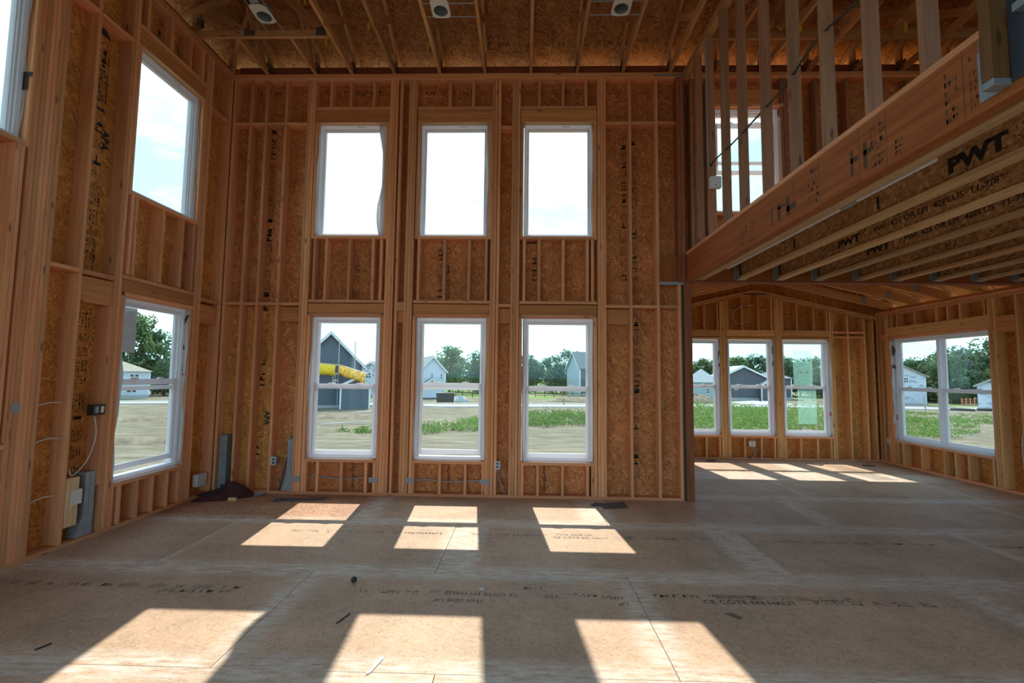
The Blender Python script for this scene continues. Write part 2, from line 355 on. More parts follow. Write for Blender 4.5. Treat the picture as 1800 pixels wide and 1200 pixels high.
class Wall:
    """a framed wall; u runs to the right as seen from inside, d outward from the stud face, z up"""
    def __init__(s, name, org, u, out, label):
        s.u = Vector(u); s.out = Vector(out); s.org = Vector(org); s.mw = frame(s.org, u, out)
        s.root = struct(empty(name, org), label)
    def pt(s, u, d, z): return s.org + s.u * u + s.out * d + Vector((0, 0, z))
    def b(s, name, u0, u1, z0, z1, d0=0.0, d1=0.14, mat=None, parent=None):
        a = s.pt(u0, d0, z0); c = s.pt(u1, d1, z1)
        return board(parent or s.root, name, min(a.x, c.x), max(a.x, c.x), min(a.y, c.y), max(a.y, c.y), min(a.z, c.z), max(a.z, c.z), mat or M['stud'])
    def stud(s, u, z0, z1, name='stud', mat=None, d0=0.0, d1=0.14):
        j = ((u * 7919.0 + z0 * 131.0) % 1.0) * 0.007 - 0.003
        return s.b(name, u + 0.0004, u + 0.0370, z0, z1, d0 + j, d1, mat)
    def panel(s, u0, u1, z0, z1, holes=(), mat=None, d0=0.1405, d1=0.152, name='osb_panel', g=0.001):
        rs = [(u0 + g, u1 - g, z0 + g, z1 - g)]
        for h_ in holes: rs = rect_minus(rs, h_)
        if not rs: return None
        cu = (u0 + u1) / 2; cz = (z0 + z1) / 2; tall = (z1 - z0) > (u1 - u0)
        mw = frame(s.pt(cu, (d0 + d1) / 2, cz), (0, 0, 1) if tall else s.u, s.u if tall else (0, 0, 1))
        bm = bmesh.new(); t = (d1 - d0) / 2
        for (a, b_, c, d) in rs:
            if tall: bm_box(bm, c - cz, d - cz, a - cu, b_ - cu, -t, t)
            else: bm_box(bm, a - cu, b_ - cu, c - cz, d - cz, -t, t)
        return bm_obj(name, bm, mat or M['osb'], s.root, mw)
    def text(s, parent, body, size, u, d, z, rot=0, mat=None, bold=0.0, name='lettering'):
        ax = {0: (s.u, Vector((0, 0, 1))), 90: (Vector((0, 0, 1)), -s.u), 180: (-s.u, Vector((0, 0, -1))), -90: (Vector((0, 0, -1)), s.u)}[rot]
        return lettering(parent, body, size, s.pt(u, d, z), ax[0], ax[1], mat or M['ink'], name, bold)
    def stamp(s, parent, u, z, length, height, rows, seed, rot=90, mat=None, d=0.1385, **k):
        ax = {0: (s.u, Vector((0, 0, 1))), 90: (Vector((0, 0, 1)), -s.u), -90: (Vector((0, 0, -1)), s.u)}[rot]
        return stamps(parent, s.pt(u, d, z), ax[0], ax[1], length, height, rows, seed, mat or M['ink'], **k)
    def flap(s, uj, side, z0, z1, reach, seed, d_out=0.145, lift=0.006, mat=None, name='house_wrap'):
        """torn house wrap folded in around a window jamb; reach = how far it comes in from the outside"""
        rg = random.Random(seed); n = 22; vs = []; fs = []; ph = rg.random() * 6
        for i in range(n + 1):
            z = z0 + (z1 - z0) * i / n
            rv = reach * (1 + 0.06 * math.sin(ph + i * 0.55) + 0.04 * math.sin(2.1 * ph + i * 1.3)) + rg.uniform(-0.003, 0.003)
            bul = lift * (1 + 0.7 * math.sin(ph * 1.7 + i * 0.35))
            for k, (f, l) in enumerate(((0.0, 0.3), (0.4, 0.8), (0.75, 1.0), (1.0, 1.5))):
                vs.append(s.pt(uj + side * (0.003 + bul * l), d_out - rv * f, z))
        for i in range(n):
            for k in range(3): fs.append((i * 4 + k, i * 4 + k + 1, i * 4 + k + 5, i * 4 + k + 4))
        o = mesh_obj(name, vs, fs, mat or M['wrap'], s.root, None, True)
        md = o.modifiers.new('t', 'SOLIDIFY'); md.thickness = 0.0015
        return o

_wn = [0]
def window(wall, u0, u1, z0, z1, kind, raised=0.0, lowered=0.0, mull=None, label=None):
    """white vinyl window in a rough opening: outer frame, sashes with rails, panes, locks"""
    _wn[0] += 1
    root = struct(empty('window_%d' % _wn[0], wall.pt((u0 + u1) / 2, 0.08, z0)), label)
    V = M['vinyl']; g = 0.008; a0, a1, b0, b1 = u0 + g, u1 - g, z0 + g, z1 - g
    def bar(name, ua, ub, za, zb, d0, d1, parent=root, mat=V):
        p = wall.pt(ua, d0, za); q = wall.pt(ub, d1, zb)
        return board(parent, name, min(p.x, q.x), max(p.x, q.x), min(p.y, q.y), max(p.y, q.y), min(p.z, q.z), max(p.z, q.z), mat, 0.002)
    fw = 0.042
    bar('frame_sill', a0, a1, b0, b0 + 0.035, 0.062, 0.165); bar('frame_head', a0, a1, b1 - fw, b1, 0.062, 0.165)
    bar('frame_jamb', a0, a0 + fw, b0 + 0.035, b1 - fw, 0.062, 0.165); bar('frame_jamb', a1 - fw, a1, b0 + 0.035, b1 - fw, 0.062, 0.165)
    # the stepped stop inside the frame
    bar('frame_stop', a0 + fw, a0 + fw + 0.014, b0 + 0.035, b1 - fw, 0.082, 0.16); bar('frame_stop', a1 - fw - 0.014, a1 - fw, b0 + 0.035, b1 - fw, 0.082, 0.16)
    bar('frame_stop', a0 + fw + 0.014, a1 - fw - 0.014, b1 - fw - 0.014, b1 - fw, 0.082, 0.16)
    i0, i1, j0, j1 = a0 + fw, a1 - fw, b0 + 0.035, b1 - fw
    def sash(name, ua, ub, za, zb, d0, sw, bot, top, locks=False, film=None):
        s = put(bpy.data.objects.new(name, None), Matrix.Translation(wall.pt((ua + ub) / 2, d0, za)), root); d1 = d0 + 0.030
        bar('stile', ua, ua + sw, za, zb, d0, d1, s); bar('stile', ub - sw, ub, za, zb, d0, d1, s)
        bar('rail', ua + sw, ub - sw, za, za + bot, d0, d1, s); bar('rail', ua + sw, ub - sw, zb - top, zb, d0, d1, s)
        bar('pane', ua + sw - 0.004, ub - sw + 0.004, za + bot - 0.004, zb - top + 0.004, d0 + 0.012, d0 + 0.018, s, M['glass'])
        if locks:
            for f in (0.27, 0.73):
                u = ua + (ub - ua) * f; bm = bmesh.new(); ring = []
                for k in range(9):
                    an = PI * k / 8; ring.append((0.05 * math.cos(an), 0, 0.018 * math.sin(an)))
                bm_prism(bm, ring, (0, 0.028, 0)); bm_obj('sash_lock', bm, V, s, frame(wall.pt(u, d0, zb), wall.u, wall.out))
        return s
    if kind == 'fixed':
        sash('sash', i0, i1, j0, j1, 0.100, 0.022, 0.012, 0.022)
        bar('frame_slot', (a0 + a1) / 2 + 0.05, (a0 + a1) / 2 + 0.16, b1 - fw + 0.016, b1 - fw + 0.024, 0.0605, 0.063, root, M['conduit'])
        out = root
    else:
        mid = (j0 + j1) / 2 + 0.004; cols = [(i0, i1)]
        if mull: cols = [(i0, mull - 0.03), (mull + 0.03, i1)]; bar('mullion', mull - 0.03, mull + 0.03, j0, j1, 0.062, 0.165)
        for (p, q) in cols:
            up = sash('upper_sash', p + 0.006, q - 0.006, mid - 0.03 - lowered, j1 - lowered, 0.120, 0.034, 0.045, 0.034)
            lo = sash('lower_sash', p + 0.004, q - 0.004, j0 + raised, mid + 0.035 + raised, 0.086, 0.042, 0.058, 0.062, True)
    bar('sill_tape', u0 + 0.03, u1 - 0.05, z0, z0 + 0.005, -0.003, 0.06)
    return root

# ------------------------------------------------------------------ dimensions (metres, camera stands over the origin)
D = 6.054; XL = -4.049; XR = 6.85; YF = 9.18; YB = -4.3; H = 5.685
ZS, ZH, ZS2, ZH2 = 0.456, 2.325, 3.412, 4.985

# ------------------------------------------------------------------ floor
floor = struct(empty('floor', (0, 0, 0)), 'strand board subfloor of the house')
ROWS = [(7.52, 9.36, [4.9, 7.2]), (6.275, 7.52, [3.75, 6.1]), (5.03, 6.275, [-1.85, 0.9, 3.35, 5.8]), (3.785, 5.03, [-3.02, -0.685, 2.17, 4.33, 6.8]),
        (2.54, 3.785, [-4.1, -1.65, 0.825, 3.27, 5.7]), (1.295, 2.54, [-2.9, -0.45, 2.0, 4.4, 6.8]), (0.05, 1.295, [-1.7, 0.75, 3.2, 5.6]),
        (-1.195, 0.05, [-2.9, -0.45, 2.0, 4.4]), (-2.44, -1.195, [-1.7, 0.75, 3.2, 5.6]), (-4.45, -2.44, [-2.9, -0.45, 2.0, 4.4])]
PANELS = {}
for ri, (y0, y1, cuts) in enumerate(ROWS):
    xs = [(-4.22 if y1 < 6.3 else 2.0)] + [c for c in cuts if (-4.2 if y1 < 6.3 else 2.1) < c < 6.95] + [7.02]
    for i in range(len(xs) - 1):
        red = (ri == 2 and i == 0)
        mt = M['floor_red'] if red else M['floor']
        lx = xs[i + 1] - xs[i]; g = 0.0022
        o = mesh_obj('subfloor_panel', [], [], mt, floor, Matrix.Translation(((xs[i] + xs[i + 1]) / 2, (y0 + y1) / 2, -0.009)))
        bm = bmesh.new(); bm_box(bm, -lx / 2 + g, lx / 2 - g, -(y1 - y0) / 2 + g, (y1 - y0) / 2 - g, -0.009, 0.009); bm.to_mesh(o.data); bm.free()
        PANELS[(ri, i)] = o
board(floor, 'floor_underlay', -4.2, 7.0, -4.45, 6.2, -0.10, -0.02, M['slate']); board(floor, 'floor_underlay', 2.1, 7.0, 6.2, 9.33, -0.10, -0.02, M['slate'])
def ftext(pk, body, size, x, y, flip, mat=None, st=1.0):
    xa = (-1, 0, 0) if flip else (1, 0, 0); ya = (0, -1, 0) if flip else (0, 1, 0)
    lettering(PANELS[pk], body, size, (x, y, 0.0012), xa, ya, mat or M['grey_ink'], stretch=st)
def fstamp(pk, x, y, length, hgt, rows, seed, flip=False):
    stamps(PANELS[pk], (x, y, 0.0012), (-1, 0, 0) if flip else (1, 0, 0), (0, -1, 0) if flip else (0, 1, 0), length, hgt, rows, seed, M['grey_ink'])
# the mill lettering near the long edges of the boards, some of it upside down
ftext((4, 2), 'THIS SIDE UP', 0.062, -0.26, 3.36, True); ftext((4, 2), 'CE CÔTÉ EN HAUT', 0.062, -0.02, 3.46, True)
ftext((4, 2), '350', 0.075, 0.27, 3.45, True); fstamp((4, 2), -0.75, 3.47, 0.42, 0.06, 2, 3, True); fstamp((4, 2), 0.02, 3.53, 0.14, 0.05, 2, 4)
fstamp((4, 2), 0.33, 3.43, 0.25, 0.06, 2, 5); fstamp((4, 2), -0.66, 3.44, 0.25, 0.05, 3, 21)
ftext((4, 2), 'UP', 0.06, 0.74, 3.36, True); ftext((4, 2), 'HAUT', 0.06, 0.72, 3.45, True)
ftext((4, 3), 'CE CÔTÉ EN HAUT', 0.075, 1.27, 3.38, False, M['ink']); fstamp((4, 3), 0.95, 3.45, 1.4, 0.07, 2, 6); ftext((4, 3), 'THIS SIDE UP', 0.062, 1.33, 3.47, False)
fstamp((4, 3), 2.0, 3.40, 1.0, 0.07, 2, 7)
fstamp((4, 1), -3.9, 3.42, 1.9, 0.07, 3, 8); fstamp((4, 1), -2.6, 3.36, 0.5, 0.06, 2, 9)
fstamp((3, 1), -2.3, 4.66, 1.5, 0.06, 2, 10); ftext((3, 2), 'THIS SIDE UP', 0.062, 0.33, 4.70, False); ftext((3, 2), 'CE CÔTÉ EN HAUT', 0.062, 0.3, 4.62, False)
fstamp((3, 2), -0.5, 4.66, 0.72, 0.06, 2, 11); fstamp((3, 2), 1.0, 4.64, 1.05, 0.07, 2, 12); ftext((3, 2), '350', 0.07, 1.38, 4.63, False, M['ink'])
fstamp((3, 3), 2.3, 4.62, 1.6, 0.06, 2, 13); fstamp((3, 4), 4.4, 4.6, 1.4, 0.06, 2, 14); fstamp((1, 1), 3.9, 6.42, 1.8, 0.06, 2, 15)

# ------------------------------------------------------------------ back wall
wb = Wall('wall_back', (0, D, 0), (1, 0, 0), (0, 1, 0), 'tall back wall of open studs and strand board')
RO = [(-2.843, -1.903), (-1.435, -0.495), (-0.027, 0.913)]
LOFTWIN = (2.50, 3.40, 3.75, 5.20)
holes = [(a, b, ZS, ZH) for a, b in RO] + [(a, b, ZS2, ZH2) for a, b in RO]
BP = {}
for i, (a, b) in enumerate([(-4.19, -3.301), (-3.301, -1.845), (-1.845, -0.442), (-0.442, 1.018), (1.018, 2.16)]):
    for j, (c, d) in enumerate([(0.0, 2.48), (2.48, 4.98), (4.98, 5.86)]):
        BP[(i, j)] = wb.panel(a, b, c, d, holes, M['osb_gold'] if (i, j) == (0, 0) else None)
for a, b in ((-4.2, -1.0), (-1.0, 2.16)): wb.panel(a, b, -1.4, 5.86, holes, M['wrap_out'], 0.1525, 0.154, 'house_wrap')
wb.panel(2.16, 6.99, 4.4, 5.86, [LOFTWIN], M['wrap_out'], 0.1525, 0.154, 'house_wrap')
BP['l1'] = wb.panel(2.16, 4.6, 2.85, 5.86, [LOFTWIN]); BP['l2'] = wb.panel(4.6, 6.99, 2.85, 5.86)
wb.b('bottom_plate', -4.05, 2.05, 0, 0.038)
wb.b('top_plate', -4.05, 0.4, H - 0.088, H - 0.044); wb.b('top_plate', 0.4, 6.85, H - 0.088, H - 0.044)
wb.b('top_plate', -4.05, -1.2, H - 0.044, H); wb.b('top_plate', -1.2, 2.3, H - 0.044, H); wb.b('top_plate', 2.3, 6.85, H - 0.044, H)
TOP = H - 0.088
full = [-4.047, -3.808, -3.594, -3.320, -3.005, -2.9665, -2.928, -1.863, -1.8245, -1.786, -1.726, -1.602, -1.5635, -1.525,
        -0.460, -0.421, -0.378, -0.187, -0.1485, -0.110, 0.961, 0.9995, 1.038, 1.379, 1.734]
for x in full: wb.stud(x, 0.038, TOP)
wb.stud(2.009, 0.038, 2.80)
for x in (2.012, 2.058): wb.b('post_stud', x, x + 0.044, 2.80, TOP, -0.03, 0.11, M['redpost'])
CR = [[-2.843, -2.685, -2.37, -2.05, -1.941], [-1.435, -1.09, -0.76, -0.533], [-0.027, 0.17, 0.49, 0.81, 0.875]]
CT = [[-2.70, -2.43, -2.11], [-1.06, -0.74], [0.16, 0.48, 0.79]]
for (a, b), cr, ct in zip(RO, CR, CT):
    for t0, t1 in ((a - 0.040, a), (b, b + 0.040)):
        wb.b('trimmer', t0, t1, 0.038, ZH + 0.04); wb.b('trimmer', t0, t1, ZS2 - 0.04, ZH2 + 0.01)
    wb.b('rough_sill', a, b, ZS - 0.04, ZS, 0, 0.14)
    for x in cr:
        wb.stud(x, 0.038, ZS - 0.04, 'cripple'); wb.stud(x, 2.545, ZS2 - 0.04, 'cripple')
    wb.b('nailer', a - 0.04, b + 0.04, ZH, ZH + 0.04); wb.b('header', a - 0.04, b + 0.04, ZH + 0.042, 2.495, 0.012, 0.14, M['header']); wb.b('header_plate', a - 0.04, b + 0.04, 2.505, 2.545)
    wb.b('rough_sill', a - 0.0, b + 0.0, ZS2 - 0.04, ZS2)
    wb.b('header', a - 0.04, b + 0.04, ZH2 + 0.012, 5.164, 0.004, 0.14, M['header']); wb.b('header_plate', a - 0.04, b + 0.04, 5.168, 5.215)
    wb.b('head_nailer', a, b, ZH2, ZH2 + 0.010, 0.0, 0.14, M['flange'])
    for x in ct: wb.stud(x, 5.215, TOP, 'cripple')
# flat blocking between the studs, headers running on behind them
bays = [(-4.01, -3.808), (-3.77, -3.594), (-3.556, -3.320), (-3.282, -3.005), (-1.688, -1.602), (-0.34, -0.187), (1.0755, 1.379), (1.4165, 1.734), (1.7715, 2.009)]
for i, (a, b) in enumerate(bays):
    if i != 4: wb.b('blocking', a, b, 2.462, 2.502)
    if i not in (4, 5): wb.b('blocking', a, b, 4.955, 4.995)
wb.b('blocking', -1.688, -1.602, 2.40, 2.52, 0.0, 0.04)
for a, b in ((-3.282, -3.005), (-1.688, -1.602), (-0.34, -0.187), (1.0755, 1.379)): wb.b('header_end', a, b, 2.25, 2.45, 0.06, 0.14, M['header'])
for a, b in ((-0.34, -0.187),): wb.b('blocking', a, b, 4.90, 4.94)
wb.b('beam_bearing', 1.772, 2.012, 2.815, 3.168, 0.03, 0.14, M['lvl'])
wb.b('gasket_strip', 2.049, 2.078, 0.0, 2.76, 0.02, 0.10, M['green'])
wb.b('heel_board', -4.05, 6.85, H, 5.86, 0.115, 0.139, M['redpost'])
# studs of the loft end of this wall
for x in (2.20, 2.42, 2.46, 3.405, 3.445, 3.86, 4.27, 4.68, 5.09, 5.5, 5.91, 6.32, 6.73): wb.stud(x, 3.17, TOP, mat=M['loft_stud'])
wb.b('rough_sill', 2.50, 3.405, 3.71, 3.75); wb.b('header', 2.46, 3.445, 5.24, 5.46, 0.03, 0.14, M['header']); wb.b('nailer', 2.46, 3.445, 5.20, 5.24)
wb.b('bottom_plate', 2.21, 6.85, 3.13, 3.17)
# mill stamps on the sheathing
for (x, z, ln, k, sd, bx, tr) in ((-3.50, 2.60, 2.25, (0, 1), 31, False, True), (-3.525, 0.28, 0.85, (0, 0), 33, True, False), (-3.50, 1.3, 1.05, (0, 0), 34, False, True),
                                  (-2.26, 2.60, 0.70, (1, 1), 35, False, False), (0.155, 2.68, 0.62, (3, 1), 36, False, True),
                                  (-1.12, 2.6, 0.7, (2, 1), 37, False, False), (-1.03, 2.6, 0.7, (2, 1), 39, False, False), (1.36, 2.85, 2.0, (4, 1), 40, False, False), (1.50, 2.66, 2.1, (4, 1), 41, False, False),
                                  (1.52, 1.35, 1.05, (4, 0), 42, True, False), (1.50, 0.25, 1.0, (4, 0), 43, False, False)):
    wb.stamp(BP[k], x + 0.02, z, ln, 0.105, 4, sd, 90, boxed=bx, tri=tr)
wb.text(BP[(0, 0)], 'APA', 0.10, -3.47, 0.1385, 1.05, -90, bold=0.004)
for (k, x) in (((1, 0), -2.23), ((2, 0), -0.96), ((3, 0), 0.30)): wb.text(BP[k], 'Georgia-Pacific', 0.066, x, 0.1385, 0.045, 90, bold=0.001)
for i, (k, x, l) in enumerate((((0, 2), -3.9, 0.55), ((1, 2), -2.8, 0.8), ((2, 2), -1.4, 0.85), ((3, 2), 0.0, 0.75), ((4, 2), 1.15, 0.8))):
    wb.stamp(BP[k], x, 5.46, l, 0.07, 2, 50 + i, 0)
# house wrap folded in round the openings
for (a, b), sd in zip(RO, (1, 2, 3)):
    wb.flap(a, 1, ZS + 0.01, ZH - 0.02, 0.150, sd, lift=0.013); wb.flap(b, -1, ZS + 0.02, ZH - 0.03, 0.10, sd + 10, lift=0.005)
    wb.flap(a, 1, ZS2 + 0.01, ZH2 - 0.02, (0.15, 0.10, 0.10)[sd - 1], sd + 20); wb.flap(b, -1, ZS2 + 0.01, ZH2 - 0.01, 0.125, sd + 30, lift=(0.040, 0.012, 0.012)[sd - 1])
for sd, (a, b) in enumerate(RO):
    window(wb, a, b, ZS2, ZH2, 'fixed', label='fixed upper window %s in the back wall' % ('on the left', 'in the middle', 'on the right')[sd])
    window(wb, a, b, ZS, ZH, 'double', raised=(0.0, 0.03, 0.0)[sd], label='double hung lower window %s in the back wall' % ('on the left', 'in the middle', 'on the right')[sd])
window(wb, 2.50, 3.40, 3.75, 5.20, 'double', raised=0.50, label='open double hung window behind the loft studs')

# ------------------------------------------------------------------ left wall
wl = Wall('wall_left', (XL, 0, 0), (0, 1, 0), (-1, 0, 0), 'tall left wall of open studs and strand board')
LR = (4.556, 5.497); L2 = (2.592, 3.532); L3 = (0.63, 1.57)
lh = [(LR[0], LR[1], ZS, ZH), (LR[0], LR[1], ZS2, ZH2), (L2[0], L2[1], ZS2, ZH2), (L3[0], L3[1], ZS2, ZH2), (L3[0], L3[1], ZS, ZH)]
LP = {}
for i, (a, b) in enumerate([(0.4, 2.1), (0.4, 2.1), (0.5, 2.1), (2.1, 4.10), (4.10, 5.2), (5.2, 6.2)]):
    for j, (c, d) in enumerate([(0.0, 2.48), (2.48, 4.98), (4.98, 5.86)]): LP[(i, j)] = wl.panel(a, b, c, d, lh, M['osb_gold']) if i > 1 else None  # unseen stretch beside the camera left unsheathed to let more light in
for a, b in ((0.5, 6.2),): wl.panel(a, b, -1.4, 5.86, lh, M['wrap_out'], 0.1525, 0.154, 'house_wrap')
wl.b('bottom_plate', -4.3, 6.05, 0, 0.038); wl.b('top_plate', -4.3, 6.05, H - 0.088, H - 0.044); wl.b('top_plate', -4.3, 1.5, H - 0.044, H); wl.b('top_plate', 1.5, 6.05, H - 0.044, H)
for k in range(6): wl.stud(3.5725 + 0.0385 * k, 0.038, TOP)
for y in (4.062, 4.438, 4.4765, 5.537, 5.5755, 5.614, 6.0155, -3.6, -2.8, -2.0, -1.2, -0.4, 0.2, 0.55, 1.61, 2.1, 2.5): wl.stud(y, 0.038, TOP)
for (a, b) in (LR, L2, L3):
    for t0, t1 in ((a - 0.040, a), (b, b + 0.040)):
        if a != L2[0]: wl.b('trimmer', t0, t1, 0.038, ZH + 0.04)
        wl.b('trimmer', t0, t1, ZS2 - 0.04, ZH2 + 0.01)
    if a != L2[0]:
        wl.b('rough_sill', a, b, ZS - 0.04, ZS); wl.b('nailer', a - 0.04, b + 0.04, ZH, ZH + 0.04)
        wl.b('header', a - 0.04, b + 0.04, ZH + 0.042, 2.495, 0.008, 0.14, M['header']); wl.b('header_plate', a - 0.04, b + 0.04, 2.498, 2.537)
    wl.b('rough_sill', a, b, ZS2 - 0.04, ZS2); wl.b('head_nailer', a, b, ZH2, ZH2 + 0.010, 0.0, 0.14, M['flange'])
    wl.b('header', a - 0.04, b + 0.04, ZH2 + 0.012, 5.164, 0.004, 0.14, M['header']); wl.b('header_plate', a - 0.04, b + 0.04, 5.168, 5.215)
for y in (4.558, 4.612, 4.967, 5.27, 5.457):
    wl.stud(y, 2.545, ZS2 - 0.04, 'cripple')
for y in (4.558, 4.64, 4.86, 5.06, 5.27, 5.457): wl.stud(y, 0.038, ZS - 0.04, 'cripple')
for y in (4.60, 4.93, 5.22, 5.44): wl.stud(y, 5.215, TOP, 'cripple')
for y in (2.6, 3.0, 3.46): wl.stud(y, 0.98, ZS2 - 0.04, 'cripple')
wl.b('blocking', 2.53, 3.57, 0.94, 0.98); wl.b('wide_stud', 3.50, 3.5325, 1.0, ZS2 - 0.04, 0.0, 0.14)
for (a, b) in ((3.80, 4.062), (4.10, 4.438), (5.652, 6.0)):
    wl.b('blocking', a, b, 2.455, 2.495); wl.b('blocking', a, b, 4.945, 4.985)
wl.b('header_end', 4.10, 4.438, 2.20, 2.44, 0.02, 0.14, M['header']); wl.b('header_end', 5.652, 5.99, 2.18, 2.42, 0.03, 0.14, M['header'])
wl.b('scab_board', 4.105, 4.222, 0.17, 0.60, 0.0, 0.04, M['flange'])
wl.b('stud_wide', 4.405, 4.438, 0.48, 2.2, 0.0, 0.14)
wl.b('cap_board', 3.555, 3.5715, 1.0, 4.9, -0.004, 0.14)
for (z, ln, j, sd, tr) in ((2.62, 2.2, 1, 61, True), (1.2, 0.95, 0, 62, False), (0.55, 0.6, 0, 63, False)):
    wl.stamp(LP[(4, j)], 4.345 if j else 4.35, z, ln, 0.135, 4, sd, 90, tri=tr)
wl.stamp(LP[(4, 1)], 4.31, 4.25, 0.45, 0.07, 2, 64, 90, boxed=True)
wl.text(LP[(4, 1)], 'APA', 0.11, 4.32, 0.1385, 3.95, -90, bold=0.004); wl.text(LP[(4, 1)], 'Georgia-Pacific', 0.05, 4.335, 0.1385, 2.54, 90)
wl.stamp(LP[(4, 2)], 4.9, 5.36, 0.3, 0.10, 1, 66, 0); wl.stamp(LP[(5, 2)], 5.7, 5.2, 0.25, 0.1, 1, 67, 90)
f1 = wl.flap(LR[1], -1, ZS + 0.01, ZH - 0.005, 0.13, 70, lift=0.004); wl.flap(LR[0], 1, ZS, ZH + 0.0, 0.145, 71, lift=0.012)
wl.flap(LR[1], -1, ZS2 + 0.01, ZH2 - 0.03, 0.11, 72); wl.flap(LR[0], 1, ZS2 + 0.01, ZH2 - 0.02, 0.07, 73, lift=0.006)
f2 = wl.flap(L2[1], -1, ZS2 + 0.01, ZH2 - 0.02, 0.10, 74)
# printing on the wrap of the right-hand jambs (jamb faces the camera)
def jamb_text(wall, parent, body, size, u, d, z, mat, rot=0, bold=0.0):
    # on a jamb that faces -u: reading direction runs from outside to inside
    xa = wall.out * 1.0; ya = Vector((0, 0, 1))
    if xa.cross(ya).dot(wall.u) > 0: xa = -xa
    if rot == 90: xa, ya = ya, -xa
    lettering(parent, body, size, wall.pt(u, d, z), xa, ya, mat, 'wrap_lettering', bold)
jamb_text(wl, f1, 'y', 0.20, LR[1] - 0.014, 0.105, 2.15, M['ink'], bold=0.006); jamb_text(wl, f1, 'e', 0.12, LR[1] - 0.014, 0.10, 1.83, M['ink'], bold=0.003)
jamb_text(wl, f1, 'HE IN', 0.036, LR[1] - 0.014, 0.115, 1.52, M['red_ink'], bold=0.001); stamps(f1, wl.pt(LR[1] - 0.014, 0.115, 1.57), -wl.out, (0, 0, 1), 0.07, 0.09, 3, 76, M['conduit'])
jamb_text(wl, f1, 'Wrap', 0.075, LR[1] - 0.014, 0.075, 0.52, M['ink'], 90, 0.001)
jamb_text(wl, f2, 'T', 0.2, L2[1] - 0.013, 0.105, 3.85, M['ink'], 0, 0.008)
window(wl, *LR, ZS2, ZH2, 'fixed', label='fixed upper window in the left wall near the corner')
wlow = window(wl, *LR, ZS, ZH, 'double', raised=0.055, label='double hung lower window in the left wall, bottom sash slightly raised')
bm = bmesh.new(); bm_box(bm, -0.10, 0.10, -0.001, 0.001, -0.24, 0.24)
bm_obj('pane_film', bm, M['brown_film'], wlow, frame(wl.pt(4.80, 0.155, 2.0), wl.u, wl.out))
window(wl, *L2, ZS2, ZH2, 'fixed', label='fixed upper window of the left wall cut by the picture edge')
window(wl, *L3, ZS2, ZH2, 'fixed', label='fixed upper window of the left wall beside the camera'); window(wl, *L3, ZS, ZH, 'double', label='lower window of the left wall beside the camera')

# ------------------------------------------------------------------ right wall
wr = Wall('wall_right', (XR, 0, 0), (0, -1, 0), (1, 0, 0), 'right wall of open studs and strand board')
RW = (-8.83, -7.0)
rh = [(RW[0], RW[1], ZS, ZH)]
for (a, b) in ((-9.33, -8.2), (-8.2, -6.9), (-6.9, -5.7), (-5.7, -3.3), (-3.3, -0.8), (-0.8, 1.7), (1.7, 4.45)):
    wr.panel(a, b, 0.0, 2.86, rh, M['osb_gold'])
    if -6.0 < b < -3.0: wr.panel(max(a, -6.2), b, 2.86, 5.86, (), M['osb'])  # upper wall nearer the camera left open to let more light in
wr.b('bottom_plate', -9.18, 4.3, 0, 0.038); wr.b('top_plate', -9.18, -6.1, 2.77, 2.812); wr.b('top_plate', -9.18, -6.1, 2.815, 2.857); wr.b('top_plate', -6.1, 4.3, 2.77, 2.815)
for y in (9.14, 9.06, 8.95, 8.91, 8.872, 6.96, 6.92, 6.88, 6.58, 6.17, 5.77, 5.36, 4.95, 4.5, 4.1, 3.7, 3.2, 2.4, 1.6, 0.8, 0.0, -0.8, -1.6, -2.4, -3.2, -4.0): wr.stud(-y - 0.0375, 0.038, 2.77, mat=M['gold_stud'])
for (t0, t1) in ((-8.87, -8.83), (-7.0, -6.96)): wr.b('trimmer', t0, t1, 0.038, ZH + 0.04)
wr.b('rough_sill', *RW, ZS - 0.04, ZS); wr.b('nailer', RW[0] - 0.04, RW[1] + 0.04, ZH, ZH + 0.04); wr.b('header', RW[0] - 0.04, RW[1] + 0.04, ZH + 0.042, 2.535, 0.0, 0.14, M['gold_stud'])
for y in (8.79, 8.66, 8.27, 7.84, 7.64, 7.42, 7.04):
    wr.stud(-y - 0.0187, 0.038, ZS - 0.04, 'cripple', M['gold_stud']); wr.stud(-y - 0.0187, 2.536, 2.77, 'cripple', M['gold_stud'])
wr.b('blocking', -9.06, -8.95, 2.30, 2.42, 0.0, 0.14); wr.b('blocking', -6.88, -6.6175, 2.26, 2.50, 0.0, 0.04, M['header'])
wr.flap(RW[0], 1, ZS + 0.01, ZH - 0.02, 0.13, 81, lift=0.006); fr_ = wr.flap(RW[1], -1, ZS + 0.02, ZH - 0.02, 0.12, 82, lift=0.01)
window(wr, *RW, ZS, ZH, 'double', mull=-7.915, label='twin double hung window in the right wall')
# wrap seen on the left jamb of that window
fw_ = wr.flap(RW[0], 1, ZS + 0.30, ZH - 0.01, 0.16, 83, lift=0.009)
lettering(fw_, 'K', 0.24, wr.pt(RW[0] + 0.024, -0.005, 2.02), wr.out, (0, 0, 1), M['ink'], 'wrap_lettering', 0.008)
lettering(fw_, 'ap', 0.13, wr.pt(RW[0] + 0.024, -0.005, 1.78), wr.out, (0, 0, 1), M['ink'], 'wrap_lettering', 0.003)
lettering(fw_, 'J', 0.11, wr.pt(RW[0] + 0.024, 0.03, 0.85), wr.out, (0, 0, 1), M['red_ink'], 'wrap_lettering', 0.003)

